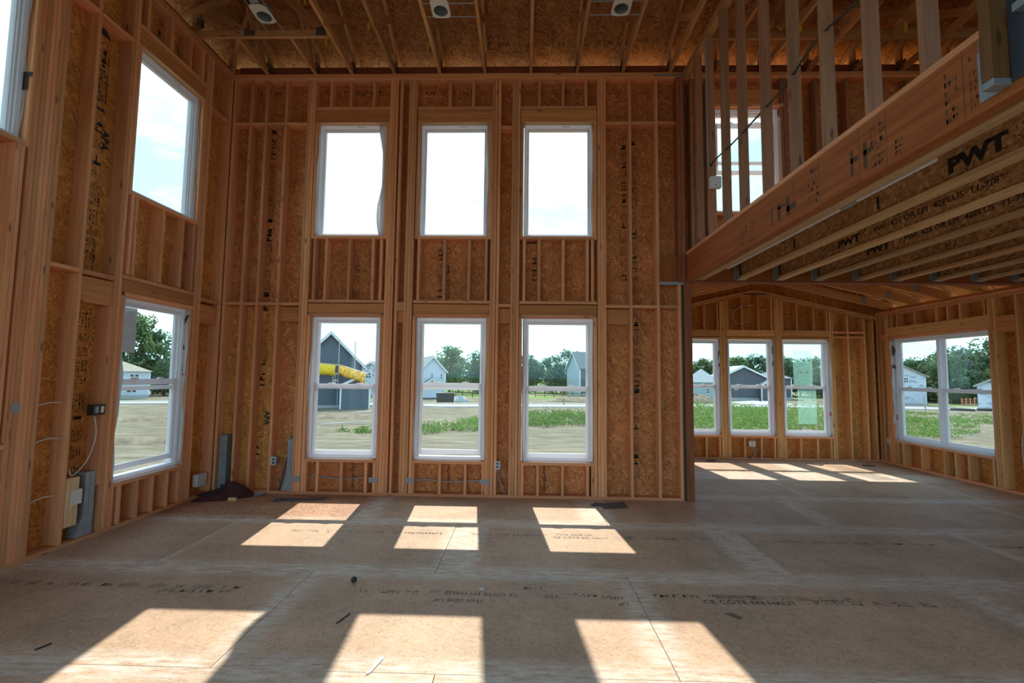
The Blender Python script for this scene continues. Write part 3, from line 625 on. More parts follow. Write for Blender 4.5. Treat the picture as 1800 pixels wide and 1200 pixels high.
# ------------------------------------------------------------------ far wall of the sunroom and its left wall
wf = Wall('wall_far', (0, YF, 0), (1, 0, 0), (0, 1, 0), 'gable end wall of the sunroom')
FW = [(2.92, 3.845), (3.985, 4.895), (5.05, 5.965)]
fh = [(a, b, ZS, ZH) for a, b in FW]
AP, ZA, SL = 4.55, 3.31, 0.225
def gz(x): return ZA - SL * abs(x - AP)
def sz(x): return 3.14 + 0.5 * (2.45 - abs(x - AP))       # underside of the sunroom roof
FP = {}
for i, (a, b) in enumerate(((2.0, 3.0), (3.0, 4.22), (4.22, 5.44), (5.44, 7.0))): FP[i] = wf.panel(a, b, 0.0, 2.5, fh, M['osb_gold'])
for i, (a, b) in enumerate(((2.0, AP), (AP, 7.0))):
    bm = bmesh.new(); bm_prism(bm, [(a, YF + 0.1405, 2.4995), (b, YF + 0.1405, 2.4995), (b, YF + 0.1405, sz(b) - 0.01), (a, YF + 0.1405, sz(a) - 0.01)], (0, 0.011, 0))
    FP['t%d' % i] = bm_obj('osb_panel', bm, M['osb_gold'], wf.root, Matrix.Identity(4))
wf.b('bottom_plate', 2.16, 6.85, 0, 0.038)
for s in (-1, 1):
    e = AP + s * 2.33
    for k in (0, 1):
        stick(wf.root, 'top_plate', (AP, YF + 0.07, gz(AP) - 0.02 - 0.042 * k), (e, YF + 0.07, gz(e) - 0.02 - 0.042 * k), 0.14, 0.038, M['gold_stud'], (0, 1, 0))
for x in (2.2, 2.84, 2.88, 3.847, 3.885, 3.915, 3.947, 4.897, 4.935, 4.973, 5.012, 5.967, 6.008, 6.30, 6.62, 6.78):
    wf.stud(x, 0.038, gz(x + 0.02) - 0.09, mat=M['gold_stud'])
for a, b in FW:
    for t0, t1 in ((a, a + 0.001), (b, b + 0.001)): pass
    wf.b('rough_sill', a, b, ZS - 0.045, ZS); wf.b('nailer', a, b, ZH, ZH + 0.035, mat=M['gold_stud']); wf.b('header', a, b, 2.375, 2.505, -0.002, 0.14, M['gold_stud'])
    for f in (0.02, 0.33, 0.68, 0.96):
        x = a + (b - a) * f - 0.019; wf.stud(x, 0.038, ZS - 0.045, 'cripple', M['gold_stud']); wf.stud(x, 2.506, gz(x + 0.02) - 0.09, 'cripple', M['gold_stud'])
for (a, b) in ((6.046, 6.30), (6.3375, 6.62)): wf.b('blocking', a, b, 2.36, 2.40); wf.b('blocking', a, b, 2.45, 2.49)
wf.stamp(FP['t0'], 3.95, 2.95, 0.5, 0.10, 2, 91, 0); wf.stamp(FP['t1'], 4.7, 2.95, 0.4, 0.06, 1, 92, 0); wf.stamp(FP[2], 5.12, 0.1, 0.28, 0.06, 2, 93, 90, boxed=True); wf.stamp(FP['t1'], 5.2, 2.82, 0.9, 0.05, 1, 94, 0)
wf.stamp(FP[3], 6.12, 0.2, 1.6, 0.09, 2, 95, 90)
for i, (a, b) in enumerate(FW):
    fa = wf.flap(a, 1, ZS + 0.01, ZH - 0.01, 0.13, 101 + i, lift=0.012)
    fb = wf.flap(b, -1, ZS + 0.01, ZH - 0.01, (0.15, 0.14, 0.16)[i], 111 + i, lift=0.006)
    for body, fsz, z, mt in (((('y', 0.26, 1.98, M['ink']), ('or', 0.13, 1.78, M['ink'])), (('E', 0.17, 2.05, M['ink']), ('V', 0.15, 1.8, M['ink'])), (('N', 0.11, 0.85, M['red_ink']),))[i]):
        jamb_text(wf, fb, body, fsz, b - 0.018, 0.09, z, mt, bold=0.004)
    wn = window(wf, a, b, ZS, ZH, 'double', label='double hung sunroom window %s' % ('half hidden by the red post', 'in the middle', 'with mint film on its panes')[i])
    if i == 2:
        for (u0, u1, z0, z1, dd) in ((5.33, 5.70, 1.43, 2.12, 0.150), (5.85, 5.93, 1.43, 2.06, 0.150), (5.38, 5.74, 0.68, 1.36, 0.118)):
            bm = bmesh.new(); bm_box(bm, -(u1 - u0) / 2, (u1 - u0) / 2, -0.0008, 0.0008, -(z1 - z0) / 2, (z1 - z0) / 2)
            fo = bm_obj('pane_film', bm, M['mint'], wn, frame(wf.pt((u0 + u1) / 2, dd, (z0 + z1) / 2), wf.u, wf.out))
            if u0 == 5.33: stamps(fo, wf.pt(5.36, dd - 0.003, 1.9), wf.u, (0, 0, 1), 0.3, 0.06, 1, 97, M['conduit']); stamps(fo, wf.pt(5.42, dd - 0.003, 1.66), wf.u, (0, 0, 1), 0.25, 0.06, 3, 98, M['conduit'])
ws = Wall('wall_side', (2.165, 0, 0), (0, 1, 0), (-1, 0, 0), 'left wall of the sunroom')
ws.panel(6.21, 7.7, 0.0, 2.86, (), M['osb_gold']); ws.panel(7.7, 9.33, 0.0, 2.86, (), M['osb_gold'])
ws.b('bottom_plate', 6.21, 9.18, 0, 0.038); ws.b('top_plate', 6.21, 9.18, 2.77, 2.857)
for y in (6.25, 6.65, 7.05, 7.45, 7.85, 8.25, 8.65, 9.05): ws.stud(y, 0.038, 2.77)

# ------------------------------------------------------------------ rear side behind the camera: invented post frame, left open so fill light gets in
wk = Wall('wall_rear', (0, -2.6, 0), (-1, 0, 0), (0, -1, 0), 'made-up post frame behind the camera, open to let fill light in')
wk.b('bottom_plate', -6.85, 4.05, 0, 0.038); wk.b('top_plate', -6.85, 4.05, H - 0.088, H); wk.b('header', -6.85, 4.05, 2.82, 3.1, 0.0, 0.14, M['header'])
for x in (-6.8, -4.4, -2.16, 0.8, 4.0): wk.stud(x, 0.038, 2.82); wk.stud(x, 3.1, TOP)
for (a, b) in ((-6.85, -4.4), (-4.4, -2.16), (-2.16, 0.2), (0.2, 2.6), (2.6, 4.05)): wk.panel(a, b, 4.0, 5.86)  # unseen panels added up high to hold light off the upper walls

# ------------------------------------------------------------------ loft: deck, open stud wall
loft = struct(empty('floor_loft', (4.5, 1.0, 3.12)), 'strand board deck of the loft')
for (a, b) in ((2.21, 3.42), (3.42, 4.64), (4.64, 5.86), (5.86, 6.85)):
    for (c, d) in ((-2.7, -1.6), (-1.6, 0.84), (0.84, 3.28), (3.28, 6.05)): board(loft, 'deck_panel', a + .001, b - .001, c + .001, d - .001, 3.121, 3.139, M['osb'])
lw = struct(empty('wall_loft', (2.16, 2.0, 3.16)), 'open stud wall along the edge of the loft')
board(lw, 'bottom_plate', 2.113, 2.202, -2.7, 6.05, 3.163, 3.203, M['stud'])
board(lw, 'top_plate', 2.113, 2.202, -2.7, 6.05, 5.600, 5.642, M['truss']); board(lw, 'top_plate', 2.113, 2.202, -2.7, 6.05, 5.644, 5.684, M['truss'])
for y in (5.62, 5.26, 4.872, 4.485, 4.045, 3.612, 3.215, 2.80, 2.40, 1.99, 1.59, 1.19, 0.78, 0.38, -0.02, -0.6, -1.2, -1.8, -2.4):
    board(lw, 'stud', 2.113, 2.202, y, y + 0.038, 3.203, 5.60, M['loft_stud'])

# ------------------------------------------------------------------ hip roof: sheathing with open eaves
RZ, RS = 6.05, 0.5
def roof_z(x, y): return RZ + RS * min(6.2 - y, x + 4.2, 7.0 - x, y + 4.45)
ceil = struct(empty('ceiling', (1.4, 1.0, RZ)), 'underside of the hip roof sheathing')
def clip(poly, a, b, c):
    out = []
    for i in range(len(poly)):
        p, q = poly[i], poly[(i + 1) % len(poly)]; fp = a * p[0] + b * p[1] + c; fq = a * q[0] + b * q[1] + c
        if fp >= 0: out.append(p)
        if fp * fq < 0:
            s_ = fp / (fp - fq); out.append((p[0] + (q[0] - p[0]) * s_, p[1] + (q[1] - p[1]) * s_))
    return out
RP = {}
def roof_plane(parent, org, t_dir, s_dir, z0, slope, a, b, smax, key, mat, over=0.50, hip=True, t_over=0.0):
    """boards of a sloping roof; t runs along the eave, s horizontally inward from the wall face"""
    ca = 1 / math.sqrt(1 + slope * slope); step = 1.22 * ca; k = 0; s0 = -over
    while s0 < smax:
        s1 = min(s0 + step, smax); t0 = a - (over if hip else t_over) - (0.0 if k % 2 else 1.22); n = 0
        while t0 < b + over:
            poly = [(t0 + .001, s0 + .001), (t0 + 2.439, s0 + .001), (t0 + 2.439, s1 - .001), (t0 + .001, s1 - .001)]
            if hip: poly = clip(clip(poly, 1, -1, -a), -1, -1, b)
            else: poly = clip(clip(poly, 1, 0, -(a - t_over)), -1, 0, b + t_over)
            if len(poly) >= 3:
                ct = t0 + 1.22; cs = (s0 + s1) / 2
                P3 = lambda t, s: Vector(org) + Vector(t_dir) * t + Vector(s_dir) * s + Vector((0, 0, z0 + slope * s))
                up = Vector(s_dir) + Vector((0, 0, slope)); mw = frame(P3(ct, cs), t_dir, up); inv = mw.inverted()
                lp = [inv @ P3(*p) for p in poly]; sg = 1 if mw.col[2].z > 0 else -1
                bm = bmesh.new(); bm_prism(bm, lp, (0, 0, 0.012 * sg)); RP[(key, k, n)] = bm_obj('roof_panel', bm, mat, parent, mw)
            t0 += 2.44; n += 1
        s0 = s1; k += 1
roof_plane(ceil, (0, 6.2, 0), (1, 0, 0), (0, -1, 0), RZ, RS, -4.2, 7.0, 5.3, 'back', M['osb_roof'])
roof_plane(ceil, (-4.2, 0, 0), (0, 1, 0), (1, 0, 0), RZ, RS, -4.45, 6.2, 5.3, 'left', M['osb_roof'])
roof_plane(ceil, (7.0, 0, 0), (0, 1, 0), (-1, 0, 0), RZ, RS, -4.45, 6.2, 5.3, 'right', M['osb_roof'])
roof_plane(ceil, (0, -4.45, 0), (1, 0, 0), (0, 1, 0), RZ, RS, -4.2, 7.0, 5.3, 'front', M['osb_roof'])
for (p, q, r, t_) in (((-4.72, 6.72), (7.52, 6.72), (1.1, 0.87), (1.7, 0.87)), ((-4.72, -4.97), (-4.72, 6.72), (1.1, 0.9), (1.1, 0.85)), ((7.52, 6.72), (7.52, -4.97), (1.7, 0.85), (1.7, 0.9)), ((7.52, -4.97), (-4.72, -4.97), (1.7, 0.88), (1.1, 0.88))):
    pts = [p, q, t_, r] if p[1] == 6.72 and q[1] == 6.72 else [p, q, t_, r]
    zz = [Vector((a_, b_, roof_z(a_, b_) + 0.02)) for a_, b_ in pts]
    bm = bmesh.new(); bm_prism(bm, zz, (0, 0, 0.004)); bm_obj('roof_leak_cover', bm, M['black'], ceil)  # unseen sheet added over the boards to stop light leaking through joints
def on_roof(x, y): return Vector((x, y, RZ + RS * (6.2 - y) - 0.0015))
rpar = RP[('back', 0, 1)]
ex, ey = Vector((1, 0, 0)), Vector((0, -1, RS)).normalized()
def rtext(body, size, x, y, flip=False, bold=0.0):
    # read from below: lettering faces down
    xa = Vector((1, 0, 0)); ya = ey.copy()
    if flip: xa, ya = -xa, -ya
    lettering(rpar, body, size, on_roof(x, y), xa, ya, M['roof_ink'], 'lettering', bold)
rtext('LP', 0.10, -0.585, 6.10, bold=0.004); rtext('APA', 0.09, -0.40, 6.10, bold=0.002)
rtext('LP', 0.10, 1.05, 6.10, bold=0.004); rtext('APA', 0.09, 1.22, 6.10, bold=0.002)
rtext('APA', 0.10, -1.36, 5.52, True, 0.002)
bm = bmesh.new()
for (x0, x1, y0, y1) in ((-.13, .13, -.09, -.082), (-.13, .13, .082, .09), (-.13, -.122, -.082, .082), (.122, .13, -.082, .082)): bm_box(bm, x0, x1, y0, y1, -0.0004, 0.0004)
bm_obj('stamp_box', bm, M['roof_ink'], rpar, frame(on_roof(-0.51, 6.06), ex, ey))
for i, (x, y, ln, rw) in enumerate(((-0.14, 6.10, 0.25, 3), (0.12, 6.10, 0.5, 4), (0.75, 6.10, 0.25, 3), (1.45, 6.10, 0.3, 3), (-1.9, 5.55, 0.45, 2), (-2.3, 5.55, 0.3, 2), (-1.78, 6.1, 0.3, 3), (2.3, 6.1, 0.5, 3), (3.2, 6.1, 0.5, 3), (0.02, 6.1, 0.06, 2))):
    stamps(rpar, on_roof(x, y), ex, ey, ln, 0.09, rw, 120 + i, M['roof_ink'])

# ------------------------------------------------------------------ roof trusses
def yellow_tag(parent, x, y, seed):
    rg = random.Random(seed); bm = bmesh.new(); l = rg.uniform(0.10, 0.16); t = rg.uniform(-0.03, 0.03)
    bm_prism(bm, [(0, 0, 0.02), (0, 0.035, 0.02), (t, 0.045, -l * 0.6), (t * 1.5, 0.015, -l), (t, -0.012, -l * 0.7)], (0.003, 0, 0))
    bm_obj('tag', bm, M['tag'], parent, Matrix.Translation((x, y, H + 0.02)))
def gusset(parent, x, y, z, ax, sx, szz, t=0.021):
    bm = bmesh.new()
    for s_ in (-1, 1):
        c = s_ * t
        if ax == 'y': bm_box(bm, c - 0.001, c + 0.001, -sx / 2, sx / 2, -szz / 2, szz / 2)
        else: bm_box(bm, -sx / 2, sx / 2, c - 0.001, c + 0.001, -szz / 2, szz / 2)
    bm_obj('gusset_plate', bm, M['gusset'], parent, Matrix.Translation((x, y, z)))
def truss_y(x, y0, y1, label, group, tags=(), name='roof_truss'):
    t = tag(empty(name, (x, y1, H)), label, 'truss', group); x0, x1 = x - 0.019, x + 0.019; Tm = M['truss']
    board(t, 'bottom_chord', x0, x1, y0, y1, H + 0.001, H + 0.09, Tm)
    cap = RZ + RS * min(x + 4.2, 7.0 - x) - 0.055; yc = 6.2 - (cap + 0.055 - RZ) / RS
    ye = 6.66; f = lambda y: RZ + RS * (6.2 - y) - 0.055
    yt = max(yc, y0 + 0.02)
    stick(t, 'top_chord', (x, ye, f(ye)), (x, yt, f(yt)), 0.089, 0.038, Tm)
    if yc > y0 + 0.3: stick(t, 'flat_chord', (x, yc, cap), (x, y0, cap), 0.089, 0.038, Tm)
    board(t, 'heel_block', x0, x1, y1 - 0.12, y1 - 0.03, H + 0.09, f(y1 - 0.07) - 0.045, Tm)
    for (ya, yb) in ((5.15, 5.72), (4.75, 4.25)):
        if ya > y0 + 0.1: stick(t, 'web', (x, ya, H + 0.09), (x, yb, min(f(yb), cap) - 0.045), 0.089, 0.036, Tm, (0, 1, 0))
    gusset(t, x, y1 - 0.10, H + 0.10, 'y', 0.12, 0.13)
    for i, y in enumerate(tags): yellow_tag(t, x - 0.024, y, int(x * 100) + i)
    return t
G1 = 'roof trusses over the great room'
names = ['leftmost full truss, meeting the cross jack at a yellow tag', 'between the left and middle recessed lights, holding neither', 'carrying the left end of the middle recessed light', 'carrying the right end of the middle recessed light',
         'straight above the right upper window', 'carrying the left end of the right recessed light', 'carrying the right end of the right recessed light', 'last one before the loft stud wall']
XT = [-2.41, -1.82, -1.19, -0.57, 0.06, 0.69, 1.31, 1.95]
tg = [(5.42,), (5.10,), (5.45,), (5.48,), (5.50,), (5.5,), (), (5.3,)]
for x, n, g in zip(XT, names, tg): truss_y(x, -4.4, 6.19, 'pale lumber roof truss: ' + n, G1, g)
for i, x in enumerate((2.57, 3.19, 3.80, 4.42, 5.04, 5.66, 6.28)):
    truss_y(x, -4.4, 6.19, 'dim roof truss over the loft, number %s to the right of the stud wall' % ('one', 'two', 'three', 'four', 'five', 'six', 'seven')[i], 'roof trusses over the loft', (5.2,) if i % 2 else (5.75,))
for i, (x, lb) in enumerate(((-3.59, 'short corner jack truss nearest the left wall'), (-2.92, 'short corner jack truss beside the leftmost full truss'))):
    t = tag(empty('jack_truss', (x, 6.19, H)), lb, 'truss', 'short jack trusses of the hip corner'); s_ = x + 4.2
    board(t, 'bottom_chord', x - .019, x + .019, 5.385, 6.19, H + 0.001, H + 0.09, M['truss'])
    yh = max(6.2 - s_, 5.4); stick(t, 'top_chord', (x, 6.66, RZ - 0.23 - 0.055), (x, yh, RZ + RS * (6.2 - yh) - 0.055), 0.089, 0.038, M['truss'])
    board(t, 'heel_block', x - .019, x + .019, 6.07, 6.16, H + 0.09, RZ - 0.06, M['truss']); gusset(t, x, 6.09, H + 0.10, 'y', 0.12, 0.13)
    stick(t, 'web', (x, 5.95, H + 0.09), (x, 5.55, RZ + 0.2), 0.089, 0.036, M['truss'], (0, 1, 0))
for i, (y, lb) in enumerate(((5.365, 'cross jack truss from the left wall, under the left recessed light'), (4.755, 'second cross jack truss from the left wall, nearer the camera'), (4.145, 'third cross jack truss from the left wall, nearest the camera'))):
    t = tag(empty('jack_truss', (XL, y, H)), lb, 'truss', 'cross jack trusses off the left wall'); xh = -4.2 + (6.2 - y); xe = -2.435
    board(t, 'bottom_chord', -4.18, xe, y - .019, y + .019, H + 0.001, H + 0.09, M['truss'])
    f = lambda x: RZ + RS * (x + 4.2) - 0.055
    xt = min(xh, xe); stick(t, 'top_chord', (-4.66, y, f(-4.66)), (xt, y, f(xt)), 0.089, 0.038, M['truss'])
    if xh < xe: stick(t, 'flat_chord', (xh, y, f(xh)), (xe, y, f(xh)), 0.089, 0.038, M['truss'])
    board(t, 'heel_block', -4.15, -4.06, y - .019, y + .019, H + 0.09, f(-4.1) - 0.045, M['truss'])
    stick(t, 'web', (-3.5, y, H + 0.09), (-4.0, y, f(-4.0) - 0.02), 0.089, 0.036, M['truss'], (1, 0, 0)); stick(t, 'web', (-3.35, y, H + 0.09), (-3.30, y, f(xt) - 0.05), 0.14, 0.036, M['truss'], (1, 0, 0))
    stick(t, 'web', (-2.55, y, H + 0.12), (-3.15, y, f(xt) - 0.05), 0.089, 0.036, M['truss'], (1, 0, 0))
    gusset(t, -3.42, y, H + 0.055, 'x', 0.14, 0.075); gusset(t, -2.53, y, H + 0.07, 'x', 0.12, 0.11); gusset(t, -4.06, y, H + 0.2, 'x', 0.06, 0.12)
    yellow_tag(t, -2.46, y - 0.02, 300 + i)
t = tag(empty('hip_truss', (-4.1, 6.1, H)), 'diagonal hip truss rising from the left back corner of the ceiling', 'truss')
stick(t, 'bottom_chord', (-4.1, 6.1, H + 0.046), (-3.60, 5.40, H + 0.046), 0.089, 0.038, M['truss']); stick(t, 'top_chord', (-4.4, 6.4, RZ - 0.17), (-2.44, 4.44, RZ + RS * 1.76 - 0.07), 0.089, 0.038, M['truss'])
board(t, 'heel_block', -4.12, -4.03, 6.02, 6.06, H + 0.09, RZ - 0.02, M['truss'])
t = tag(empty('girder_truss', (4.5, 5.47, H)), 'long dark girder truss crossing behind the loft studs', 'truss')
board(t, 'bottom_chord', 2.21, 6.85, 5.43, 5.468, H - 0.001 - 0.0, H + 0.12, M['truss']); board(t, 'top_chord', 2.21, 6.6, 5.43, 5.468, 6.22, 6.31, M['truss'])
for i in range(6): stick(t, 'web', (2.35 + i * 0.7, 5.40, H + 0.1), (2.72 + i * 0.7, 5.40, 6.25), 0.089, 0.036, M['truss'], (1, 0, 0))

# ------------------------------------------------------------------ loft beam, header, I-joists
bt = tag(empty('laminated_beam', (2.157, 2.0, 2.807)), 'long reddish laminated beam along the loft edge under the open studs', 'beam')
for k, (a, b) in enumerate(((2.113, 2.157), (2.158, 2.202))):
    board(bt, 'ply', a, b, -2.6, 6.045, 2.807, 3.162, M['lvl'])
for i, (y, ln, rows, ht) in enumerate(((3.95, 0.14, 4, 0.24), (3.72, 0.14, 5, 0.26), (3.43, 0.16, 5, 0.28), (2.98, 0.12, 5, 0.28), (2.80, 0.12, 5, 0.28), (2.62, 0.05, 2, 0.1), (2.30, 0.16, 6, 0.28), (4.5, 0.3, 4, 0.2), (2.12, 0.06, 5, 0.26))):
    stamps(bt, (2.1125, y, 2.84), (0, -1, 0), (0, 0, 1), ln, ht, rows, 140 + i, M['roof_ink'])
for y in (2.2, 2.68, 2.9, 3.3, 3.62, 4.4): board(bt, 'chalk_line', 2.1122, 2.1130, y, y + 0.003, 2.81, 3.16, M['roof_ink'])
hb = tag(empty('header_beam', (4.5, 6.03, 2.82)), 'dark laminated header over the wide opening to the sunroom', 'beam')
board(hb, 'ply', 2.205, 6.85, 5.992, 6.035, 2.822, 3.118, M['lvl']); board(hb, 'ply', 2.205, 6.85, 6.037, 6.08, 2.822, 3.118, M['lvl']); board(hb, 'under_plate', 2.18, 6.84, 5.992, 6.13, 2.797, 2.8215, M['redpost'])
pt = tag(board(None, 'support_post', 2.079, 2.173, D - 0.03, D + 0.14, 0.0, 2.796, M['redpost']), 'red brown post at the corner of the sunroom opening', 'post')
FX = [2.281, 2.780, 3.274, 3.758, 4.276, 4.752, 5.249, 5.760, 6.248]
ordn = ['first', 'second', 'third', 'fourth', 'fifth', 'sixth', 'seventh', 'eighth', 'ninth']
for i, x in enumerate(FX):
    extra = {0: ', right beside the loft beam', 1: ', with large PWT letters on its web', 2: ', with a full line of lettering ending 11-7/8"', 3: ', with 42PLUS lettering on its web'}.get(i, ', counting from the loft beam')
    j = tag(empty('floor_joist', (x, 6.0, 2.82)), '%s wooden I-joist under the loft%s' % (ordn[i], extra), 'joist', 'I-joists under the loft')
    board(j, 'bottom_flange', x - 0.046, x + 0.046, -2.6, 5.988, 2.821, 2.857, M['flange']); board(j, 'top_flange', x - 0.046, x + 0.046, -2.6, 5.988, 3.082, 3.118, M['flange'])
    wbd = board(j, 'web', x - 0.005, x + 0.005, -2.6, 5.986, 2.857, 3.082, M['osb_web'])
    if i:
        hg = empty('hanger', (x, 5.97, 2.84), j)
        for s_ in (-1, 1):
            board(hg, 'hanger_flange', x + s_ * 0.049, x + s_ * 0.075, 5.984, 5.990, 2.83, 3.06, M['galv']); board(hg, 'hanger_side', x + s_ * 0.048, x + s_ * 0.050, 5.90, 5.984, 2.83, 3.0, M['galv'])
        board(hg, 'hanger_seat', x - 0.05, x + 0.05, 5.90, 5.984, 2.818, 2.8205, M['galv'])
    lx = x - 0.0058; T = lambda body, size, y, z, b=0.0, st=1.0: lettering(wbd, body, size, (lx, y, z), (0, -1, 0), (0, 0, 1), M['ink'], 'lettering', b, st)
    if i == 1: T('PWT', 0.135, 3.03, 2.915, 0.008, 1.3); stamps(wbd, (lx, 2.6, 2.99), (0, -1, 0), (0, 0, 1), 0.3, 0.03, 1, 160, M['ink'])
    if i == 2: T('PWT', 0.10, 4.84, 2.92, 0.005, 1.45); T('™', 0.06, 4.49, 2.97); T('PWI  42S OR LPI  42PLUS  11-7/8"', 0.068, 4.34, 2.935, 0.0012, 1.21)
    if i == 3: T('PWT', 0.10, 5.10, 2.92, 0.005, 1.45); T('PWI  42S OR LPI  42PLUS  11-7/8"', 0.068, 4.6, 2.935, 0.0012, 1.21)
    if i == 4: stamps(wbd, (lx, 4.4, 2.97), (0, -1, 0), (0, 0, 1), 0.25, 0.03, 1, 161, M['ink']); T('PWT', 0.13, 3.3, 2.90, 0.005)
    if i == 0:
        board(j, 'tie_clip', x - 0.049, x - 0.046, 1.0, 1.1, 2.83, 2.85, M['galv'])
    if i == 1:
        for y in (3.62, 4.75): board(j, 'tie_clip', x - 0.010, x - 0.005, y, y + 0.022, 2.90, 3.0, M['black'])
pp = tag(empty('white_pipe', (2.36, 4.0, 2.84)), 'thin white pipe running along the first I-joist beside the loft beam', 'pipe')
board(pp, 'pipe_length', 2.333, 2.353, 3.42, 5.35, 2.812, 2.832, M['vinyl'], 0.006); board(pp, 'pipe_length', 2.333, 2.353, 2.62, 3.26, 2.812, 2.832, M['vinyl'], 0.006); board(pp, 'coupling', 2.330, 2.356, 3.26, 3.42, 2.809, 2.835, M['conduit'], 0.006)
hp = tag(empty('hung_post', (2.0, 2.05, 2.87)), 'dark brown post end seated in a steel hanger on the loft beam', 'post')
board(hp, 'post', 2.032, 2.111, 1.985, 2.035, 2.885, 4.4, M['dark_post'])
hs = empty('hanger', (2.05, 2.0, 2.87), hp)
board(hs, 'hanger_flange', 2.1085, 2.1118, 2.04, 2.125, 2.85, 3.09, M['galv']); board(hs, 'hanger_side', 2.032, 2.1128, 2.0365, 2.0385, 2.86, 3.09, M['galv']); board(hs, 'hanger_seat', 2.030, 2.1128, 1.982, 2.04, 2.85, 2.8835, M['galv'])
bm = bmesh.new()
for (y, z) in ((2.10, 3.05), (2.075, 3.03), (2.095, 2.985), (2.065, 2.955), (2.10, 2.91), (2.07, 2.88)):
    bmesh.ops.create_cone(bm, cap_ends=True, segments=8, radius1=0.006, radius2=0.004, depth=0.006, matrix=Matrix.Translation((2.106, y, z)) @ Matrix.Rotation(PI / 2, 4, 'Y'))
bm_obj('nail_head', bm, M['black'], hs)
board(hp, 'steel_plate', 2.104, 2.112, 1.72, 1.98, 2.86, 3.95, M['dark_steel']); board(hp, 'plate_ledge', 2.06, 2.112, 1.70, 1.92, 3.13, 3.165, M['galv'])

# straps
tag(board(None, 'steel_strap', 1.772, 2.125, D - 0.004, D - 0.001, 2.77, 2.812, M['galv'], 0.0005), 'grey steel strap at the foot of the beam bearing beside the red post', 'strap')
tag(board(None, 'steel_strap', 1.72, 2.11, D - 0.004, D - 0.001, H - 0.06, H - 0.025, M['galv'], 0.0005), 'grey steel strap on the top plate in the right upper corner', 'strap')
tag(board(None, 'steel_strap', 4.32, 4.78, YF - 0.004, YF - 0.001, 3.20, 3.225, M['dark_steel'], 0.0005), 'dark strap under the peak of the sunroom gable wall', 'strap')

# ------------------------------------------------------------------ sunroom roof
sr = struct(empty('ceiling_sunroom', (AP, 7.7, 3.3)), 'vaulted sunroom roof sheathing')
roof_plane(sr, (7.0, 0, 0), (0, 1, 0), (-1, 0, 0), 3.14, 0.5, 6.2, 9.34, 2.45, 'sr', M['osb_gold'], over=0.45, hip=False, t_over=0.0)
roof_plane(sr, (2.1, 0, 0), (0, 1, 0), (1, 0, 0), 3.14, 0.5, 6.2, 9.34, 2.45, 'sl', M['osb_gold'], over=0.45, hip=False, t_over=0.0)
for i, y in enumerate((6.5, 7.1, 7.7, 8.3, 8.9)):
    t = tag(empty('scissor_truss', (AP, y, 3.0)), 'golden vaulted truss of the sunroom, %s from the wide opening' % ordn[i], 'truss', 'vaulted trusses of the sunroom')
    for s_ in (-1, 1):
        xe = AP + s_ * 2.42; ze = 2.93
        stick(t, 'bottom_chord', (AP + s_ * 0.02, y, ze + 0.225 * 2.42), (xe, y, ze), 0.14, 0.038, M['gold_stud'])
        xo = AP + s_ * 2.88; stick(t, 'top_chord', (AP + s_ * 0.02, y, sz(AP) - 0.08), (xo, y, 3.14 - 0.5 * 0.43 - 0.08), 0.14, 0.038, M['gold_stud'])
        stick(t, 'web', (AP + s_ * 0.9, y, 3.36), (AP + s_ * 1.0, y, sz(AP + 1.0) - 0.14), 0.089, 0.036, M['gold_stud'], (1, 0, 0))
        board(t, 'king_web', AP + s_ * 0.035 - 0.03, AP + s_ * 0.035 + 0.03, y - .018, y + .018, 3.5, sz(AP) - 0.15, M['gold_stud'])
        bm = bmesh.new()
        for q in (-0.0205, 0.0205): bm_box(bm, -0.05, 0.05, q - 0.0006, q + 0.0006, -0.06, 0.07)
        bm_obj('gusset_plate', bm, M['galv'], t, Matrix.Translation((AP + s_ * 1.88, y, 3.065)))
    bm = bmesh.new(); bm_prism(bm, [(0, 0, 0), (0.05, 0, 0.0), (0.06, 0, -0.07), (0.01, 0, -0.05)], (0, 0.003, 0)); bm_obj('tag', bm, M['tag'], t, Matrix.Translation((AP + 2.2, y - 0.03, 2.97)))
for i in range(5): board(sr, 'eave_block', 6.93, 6.968, 6.53 + 0.6 * i, min(7.07 + 0.6 * i, 9.31), 2.86, 2.915 if i < 4 else 3.10, M['gold_stud'])

